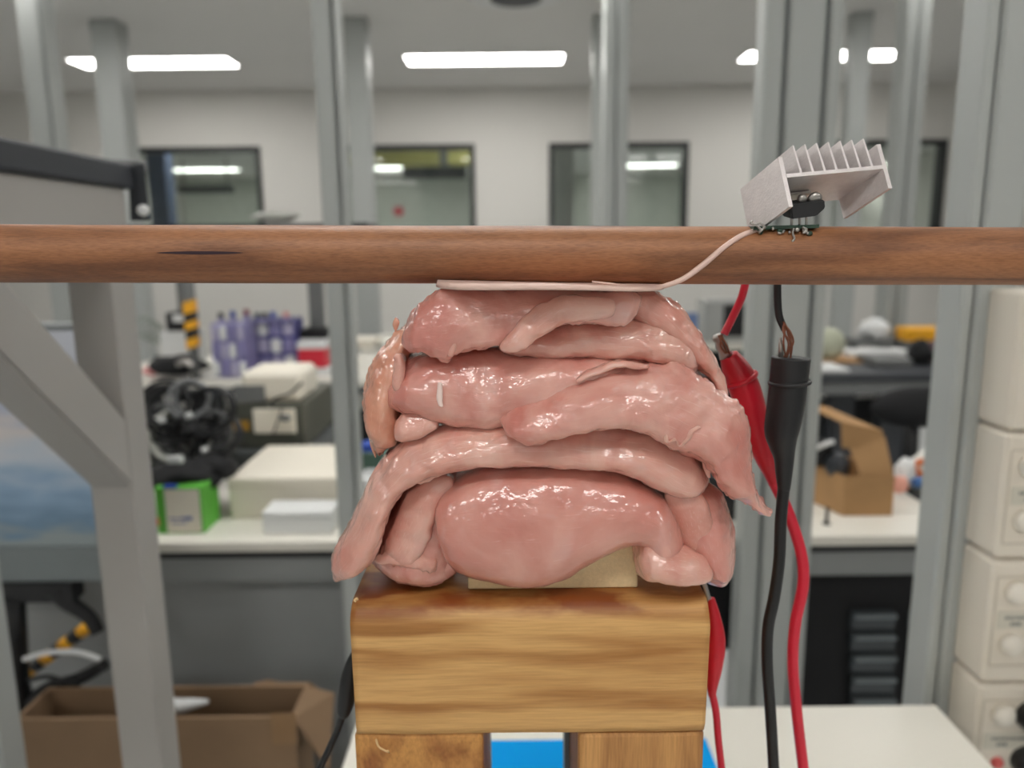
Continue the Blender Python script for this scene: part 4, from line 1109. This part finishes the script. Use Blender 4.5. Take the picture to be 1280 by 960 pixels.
# red clip at the stand's right side
YS = YF + .05
rc = thing('red_side_clip', at(900, 958, YS), 'slim red clip and lead pressed to the side of the stand', 'clip')
S = [(884, 722, .0008), (888, 735, .0010), (889, 748, .0018), (892, 770, .0036), (895, 800, .0050), (893, 830, .0046), (890, 862, .0026), (891, 872, .0018)]
curve_obj('boot', [at(x, y, YS) for x, y, _ in S[2:]], .004, RED, rc, radii=[s[2] for s in S[2:]], n=50, seg=16)
curve_obj('steel_jaw', [at(876, 722, YS), at(881, 732, YS), at(885, 745, YS), at(888, 752, YS)], .0012, STEEL, rc, n=16, seg=8)
curve_obj('lead', [at(890, 866, YS), at(895, 890, YS), at(898, 925, YS), at(902, 962, YS), at(906, 1020, YS)], .0020, REDW, rc)
lc = thing('black_side_clip', at(400, 958, YS), 'slim black clip and lead pressed to the side of the stand', 'clip')
S = [(443, 815, .0016), (440, 830, .0034), (436, 850, .0046), (433, 875, .0046), (430, 890, .0036), (428, 896, .0022)]
curve_obj('boot', [at(x, y, YS) for x, y, _ in S], .004, BLACK, lc, radii=[s[2] for s in S], n=40, seg=16)
curve_obj('lead', [at(429, 892, YS), at(422, 912, YS), at(412, 935, YS), at(401, 958, YS), at(380, 1000, YS)], .0019, BLKW, lc)

# ================================================================== the raw chicken
def fillet(name, st, ys, df, db, m, parent=None, seed=0, n=150, ring=80, ex=2.3, lump=.0025, fine=.0009, ragged=0.0, ytaper=5, back_drop=0.0, cap=16, skew=.66, al=.55):
    """closed loft through stations (ux, uy, lx, ly[, dy]) given in photograph pixels at the depth ys;
    the body bulges df towards the viewer and reaches db to the back"""
    S = [tuple(s) + ((0.0,) if len(s) == 4 else ()) for s in st]
    S = crom(S, n)
    verts, uvs = [], []
    for i, s in enumerate(S):
        t = i / (n - 1); Y = ys + s[4]
        U, Lw = at(s[0], s[1], Y), at(s[2], s[3], Y)
        C = (U + Lw) / 2; H = (U - Lw) / 2
        k = max(0.02, 1 - abs(2 * t - 1) ** ytaper) ** .5
        H = H * max(0.03, 1 - abs(2 * t - 1) ** cap) ** .5
        hk = min(1.0, H.length / .010)
        for j in range(ring):
            a = 2 * math.pi * j / ring
            c_, s_ = math.cos(a), math.sin(a)
            sc = math.copysign(abs(c_) ** (2 / ex), c_); ss = math.copysign(abs(s_) ** (2 / ex), s_)
            if sc > 0:
                w_ = (1 - ss) / 2; be = al * (1 - skew) / skew
                pk = skew ** al * (1 - skew) ** be
                g = (max(w_, 0) ** al * max(1 - w_, 0) ** be) / pk
                dy = -df * g * k * (0.4 + 0.6 * hk)
            else: dy = -db * sc * k
            shrink = 1.0 if sc > 0 else 1 - .12 * abs(sc)
            p = C + H * ss * shrink + Vector((0, dy, 0))
            if sc < 0: p.z -= back_drop * abs(sc)
            q = p * 42 + Vector((seed * 7.3, 0, 0)); q2 = p * 150 + Vector((0, seed * 5.1, 0))
            w = noise.noise_vector(q) * lump + noise.noise_vector(q2) * fine + noise.noise_vector(p * 420) * fine * .3
            if ragged:
                ed = max(0, abs(ss) - .75) / .25
                w += (H.normalized() * ragged * ed * (noise.noise(p * 420 + Vector((seed, seed, 0))) + .8 * noise.noise(p * 160 + Vector((0, seed, 0))))) if H.length > 1e-6 else Vector()
            verts.append(p + w); uvs.append((t, j / ring))
    faces, fuv = [], []
    for i in range(n - 1):
        for j in range(ring):
            j2 = (j + 1) % ring
            faces.append((i * ring + j, i * ring + j2, (i + 1) * ring + j2, (i + 1) * ring + j))
            t0, t1 = i / (n - 1), (i + 1) / (n - 1); v0, v1 = j / ring, (j + 1) / ring
            fuv += [(t0, v0), (t0, v1), (t1, v1), (t1, v0)]
    faces.append(tuple(range(ring))[::-1]); fuv += [(0, 0)] * ring
    faces.append(tuple((n - 1) * ring + j for j in range(ring))); fuv += [(1, 0)] * ring
    me = bpy.data.meshes.new(name); me.from_pydata([tuple(v) for v in verts], [], faces)
    uvl = me.uv_layers.new(name='UVMap')
    for k, u in enumerate(fuv): uvl.data[k].uv = u
    bm = bmesh.new(); bm.from_mesh(me); bmesh.ops.recalc_face_normals(bm, faces=bm.faces); bm.to_mesh(me); bm.free()
    for p in me.polygons: p.use_smooth = True
    return link(name, me, m, parent)
def meat(label):
    e = thing('chicken_fillet', (0, 0, 0), label, 'raw chicken', 'raw chicken pieces stacked under the rod'); return e
def setbase(e, px, py, Y): e.location = at(px, py, Y)

# top piece with the folded tongue
e = meat('topmost raw chicken fillet under the disc, with a tongue folded over its front'); setbase(e, 640, 440, .34)
fillet('flesh', [(509, 396, 503, 424, .006), (520, 384, 514, 432, .004), (538, 371, 534, 437, .001), (556, 362, 558, 447, 0), (585, 358, 580, 438, 0), (615, 358, 612, 431, 0), (645, 358, 645, 422, 0), (685, 358, 686, 406, 0), (735, 359, 740, 403, 0), (775, 361, 776, 404, 0), (800, 368, 794, 394, 0)],
       .332, .013, .075, MEAT1, e, 41, ragged=.0014, lump=.0017, fine=.0008, skew=.7, al=.42, cap=60, ytaper=24)
fillet('folded_tongue', [(770, 372, 770, 396), (735, 370, 738, 400), (705, 370, 712, 404), (682, 378, 694, 412), (657, 394, 672, 425), (642, 408, 656, 437), (630, 422, 640, 441), (621, 434, 626, 440)], .319, .006, .008, MEAT2, e, 2, n=60, ring=32, lump=.0008)
fillet('hem_fold', [(572, 402, 580, 404), (565, 420, 574, 422), (560, 436, 570, 438), (559, 447, 566, 447)], .3205, .002, .006, MEAT2, e, 3, n=30, ring=20, lump=.0008, fine=.0004)
# second layer on the right
e = meat('smooth pale raw chicken layer tucked below the folded tongue'); setbase(e, 750, 440, .34)
fillet('flesh', [(622, 428, 624, 440), (650, 408, 650, 444), (700, 394, 700, 444), (750, 392, 750, 443), (800, 394, 795, 445), (840, 404, 835, 455), (862, 424, 858, 463), (876, 446, 870, 466)], .341, .015, .075, MEAT2, e, 4, ragged=.0006)
e = meat('peach coloured chicken edge draped over the upper shoulder beside the red clip'); setbase(e, 860, 470, .35)
fillet('flesh', [(765, 360, 770, 380), (800, 362, 792, 400), (835, 376, 820, 416), (866, 402, 848, 436), (888, 430, 868, 456), (901, 458, 882, 468), (908, 482, 892, 484), (911, 508, 897, 498)], .344, .016, .055, MEAT2, e, 5, ragged=.0006)
# middle left
e = meat('plump raw chicken fillet across the middle, with a short white fat streak'); setbase(e, 600, 530, .35)
fillet('flesh', [(476, 468, 476, 496, .012), (498, 456, 498, 504, .004), (528, 445, 528, 514, 0), (572, 436, 575, 528, 0), (622, 432, 628, 532, 0), (680, 432, 690, 515, 0), (740, 434, 750, 490, 0), (795, 440, 800, 482, 0), (840, 450, 845, 485, 0)], .347, .024, .075, MEAT1, e, 6, skew=.6, al=.42)
fillet('fat_streak', [(546, 478, 552, 478), (545, 487, 552, 487), (545, 499, 552, 499), (547, 508, 553, 509)], .3225, .0016, .003, TENDON, e, 7, n=30, ring=14, lump=.0010, fine=.0006)
fillet('membrane_lip', [(722, 470, 720, 478), (745, 460, 745, 469), (770, 452, 772, 461), (790, 453, 792, 461), (812, 456, 812, 462)], .3215, .004, .008, MEAT2, e, 8, n=40, ring=20, lump=.0006)
# hanging left edge
e = meat('peach coloured chicken edge hanging in a ragged point beside the pale upright'); setbase(e, 475, 570, .35)
fillet('flesh', [(503, 400, 520, 418), (488, 420, 512, 438), (470, 448, 508, 468), (458, 480, 506, 498), (455, 508, 505, 525), (459, 535, 503, 545), (466, 552, 492, 552), (472, 563, 480, 560), (476, 572, 479, 570)], .356, .022, .05, MEAT3, e, 9, ragged=.0010)
fillet('curled_flap', [(490, 444, 502, 440), (492, 458, 506, 456), (491, 472, 506, 474), (490, 482, 504, 484), (494, 489, 500, 489)], .331, .006, .014, MEAT2, e, 10, n=40, ring=24, lump=.0006)
fillet('fat_lump', [(490, 526, 492, 550), (505, 515, 508, 551), (525, 512, 530, 545), (542, 517, 543, 537), (548, 524, 548, 531)], .335, .010, .02, MEAT2, e, 11, n=50, ring=28)
for q in ([(462, 546, 470, 546), (463, 556, 469, 558), (466, 566, 469, 567), (468, 573, 469.5, 573)], [(474, 548, 484, 548), (475, 560, 481, 561), (477, 569, 479, 569)], [(494, 395, 500, 402), (491, 404, 497, 410), (492, 409, 494, 413)]):
    fillet('shred', q, .352, .002, .004, MEAT3, e, 31, n=24, ring=12, lump=.0006, fine=.0003, cap=8)
# middle right with tail
e = meat('broad raw chicken fillet drooping over the side in a thin pale tail'); setbase(e, 960, 640, .33)
fillet('flesh', [(622, 520, 627, 530), (638, 506, 645, 543), (665, 492, 680, 549), (710, 476, 720, 537), (760, 463, 770, 530), (810, 456, 805, 539), (856, 461, 832, 557), (897, 486, 855, 567), (924, 514, 880, 576), (933, 548, 893, 592), (938, 583, 908, 612), (945, 608, 925, 620), (953, 628, 940, 634), (963, 641, 959, 644)],
       .330, .017, .07, MEAT1, e, 12, n=180, ragged=.0013, ytaper=9)
fillet('skin_frill', [(820, 524, 823, 526), (827, 540, 831, 541), (831, 552, 836, 550), (842, 546, 845, 549), (846, 556, 850, 557), (855, 548, 860, 549), (859, 536, 864, 538), (872, 530, 874, 533)], .3145, .0008, .004, MEAT2, e, 13, n=60, ring=14, lump=.0016, fine=.001)
for q in ([(902, 600, 912, 606), (904, 612, 911, 615), (908, 620, 911, 620)], [(878, 574, 890, 580), (881, 588, 889, 590), (886, 598, 889, 597)], [(925, 612, 934, 614), (928, 624, 934, 626), (931, 631, 934, 631)]):
    fillet('shred', q, .327, .002, .006, MEAT2, e, 33, n=24, ring=12, lump=.0006, fine=.0003, cap=8)
# long strand
e = meat('long arching raw chicken strip whose end hangs past the corner of the block'); setbase(e, 430, 722, .34)
fillet('flesh', [(416, 722, 424, 727, -.006), (415, 703, 450, 714, -.006), (423, 680, 468, 692, -.006), (438, 650, 480, 664, -.005), (454, 617, 494, 626, -.003), (471, 588, 511, 600, 0), (494, 560, 535, 587, 0), (526, 540, 565, 579, 0), (572, 526, 606, 577, 0), (632, 522, 650, 577, 0), (700, 522, 705, 578, 0), (760, 526, 755, 582, 0), (812, 534, 795, 593, 0), (852, 550, 830, 609, 0), (880, 576, 862, 613, 0), (891, 598, 882, 607, 0)],
       .342, .019, .06, MEAT2, e, 14, n=150, ytaper=10, ragged=.0005)
fillet('membrane_shred', [(512, 600, 516, 606), (525, 594, 528, 604), (545, 585, 548, 594), (560, 577, 562, 584)], .334, .003, .01, MEAT2, e, 15, n=30, ring=18, ragged=.001)
# bottom big lobe
e = meat('large smooth rosy chicken breast folded over the front of the MDF block'); setbase(e, 680, 720, .35)
fillet('flesh', [(545, 622, 549, 644), (555, 602, 560, 688), (576, 588, 584, 708), (612, 576, 620, 717), (660, 572, 664, 722), (706, 572, 700, 714), (748, 576, 736, 690), (786, 586, 768, 672), (820, 606, 796, 668), (840, 630, 800, 684), (850, 654, 802, 700), (852, 674, 806, 706)],
       .352, .029, .065, MEAT4, e, 16, n=150, ytaper=8, lump=.0012, fine=.0004, skew=.52, al=.33)
# left inner lobe
e = meat('folded inner chicken piece behind the arching strip, on the left of the block'); setbase(e, 520, 718, .36)
fillet('flesh', [(545, 580, 600, 584), (515, 594, 590, 602), (496, 618, 578, 630), (481, 648, 574, 662), (470, 678, 576, 690), (472, 700, 574, 708), (500, 716, 560, 718)], .360, .022, .05, MEAT1, e, 17, ragged=.001, skew=.5, al=.4)
fillet('inner_fold', [(552, 592, 572, 602), (520, 606, 554, 626), (498, 634, 544, 656), (486, 664, 534, 684), (478, 688, 522, 704), (480, 700, 508, 710)], .3405, .007, .02, MEAT2, e, 18, n=60, ring=28)
fillet('fat_lump', [(468, 698, 470, 704), (485, 688, 486, 706), (505, 688, 508, 710), (530, 692, 532, 714), (548, 700, 548, 712)], .3405, .007, .02, MEAT2, e, 19, n=60, ring=36, ragged=.0025, lump=.0026)
e = meat('thin limp chicken shred lying on the top edge of the pine block'); setbase(e, 530, 733, .345)
fillet('flesh', [(494, 728, 497, 731), (512, 722, 520, 733), (532, 716, 542, 734), (550, 706, 560, 724), (570, 698, 574, 710)], .345, .003, .012, MEAT1, e, 20, n=50, ring=26, ragged=.0008)
# right lobes
e = meat('rounded raw chicken lobe overhanging the right-hand corner of the block below the tail'); setbase(e, 890, 720, .36)
fillet('flesh', [(828, 606, 880, 594), (830, 624, 898, 612), (834, 645, 909, 636), (842, 668, 915, 662), (854, 690, 915, 690), (866, 708, 906, 712), (878, 720, 893, 721)], .352, .022, .055, MEAT1, e, 21, n=80, skew=.5, al=.4)
fillet('ridge_fold', [(831, 612, 872, 604), (834, 632, 880, 626), (842, 654, 888, 652), (852, 674, 884, 678), (862, 690, 876, 692)], .338, .008, .02, MEAT2, e, 22, n=50, ring=24)
e = meat('pale cream chicken lump tucked between the MDF block and the overhanging lobe'); setbase(e, 840, 720, .35)
fillet('flesh', [(797, 676, 797, 719), (812, 668, 813, 720), (836, 670, 838, 721), (860, 680, 862, 721), (880, 692, 880, 719), (888, 702, 887, 713)], .337, .017, .05, MEAT2, e, 23, n=60, ring=40)
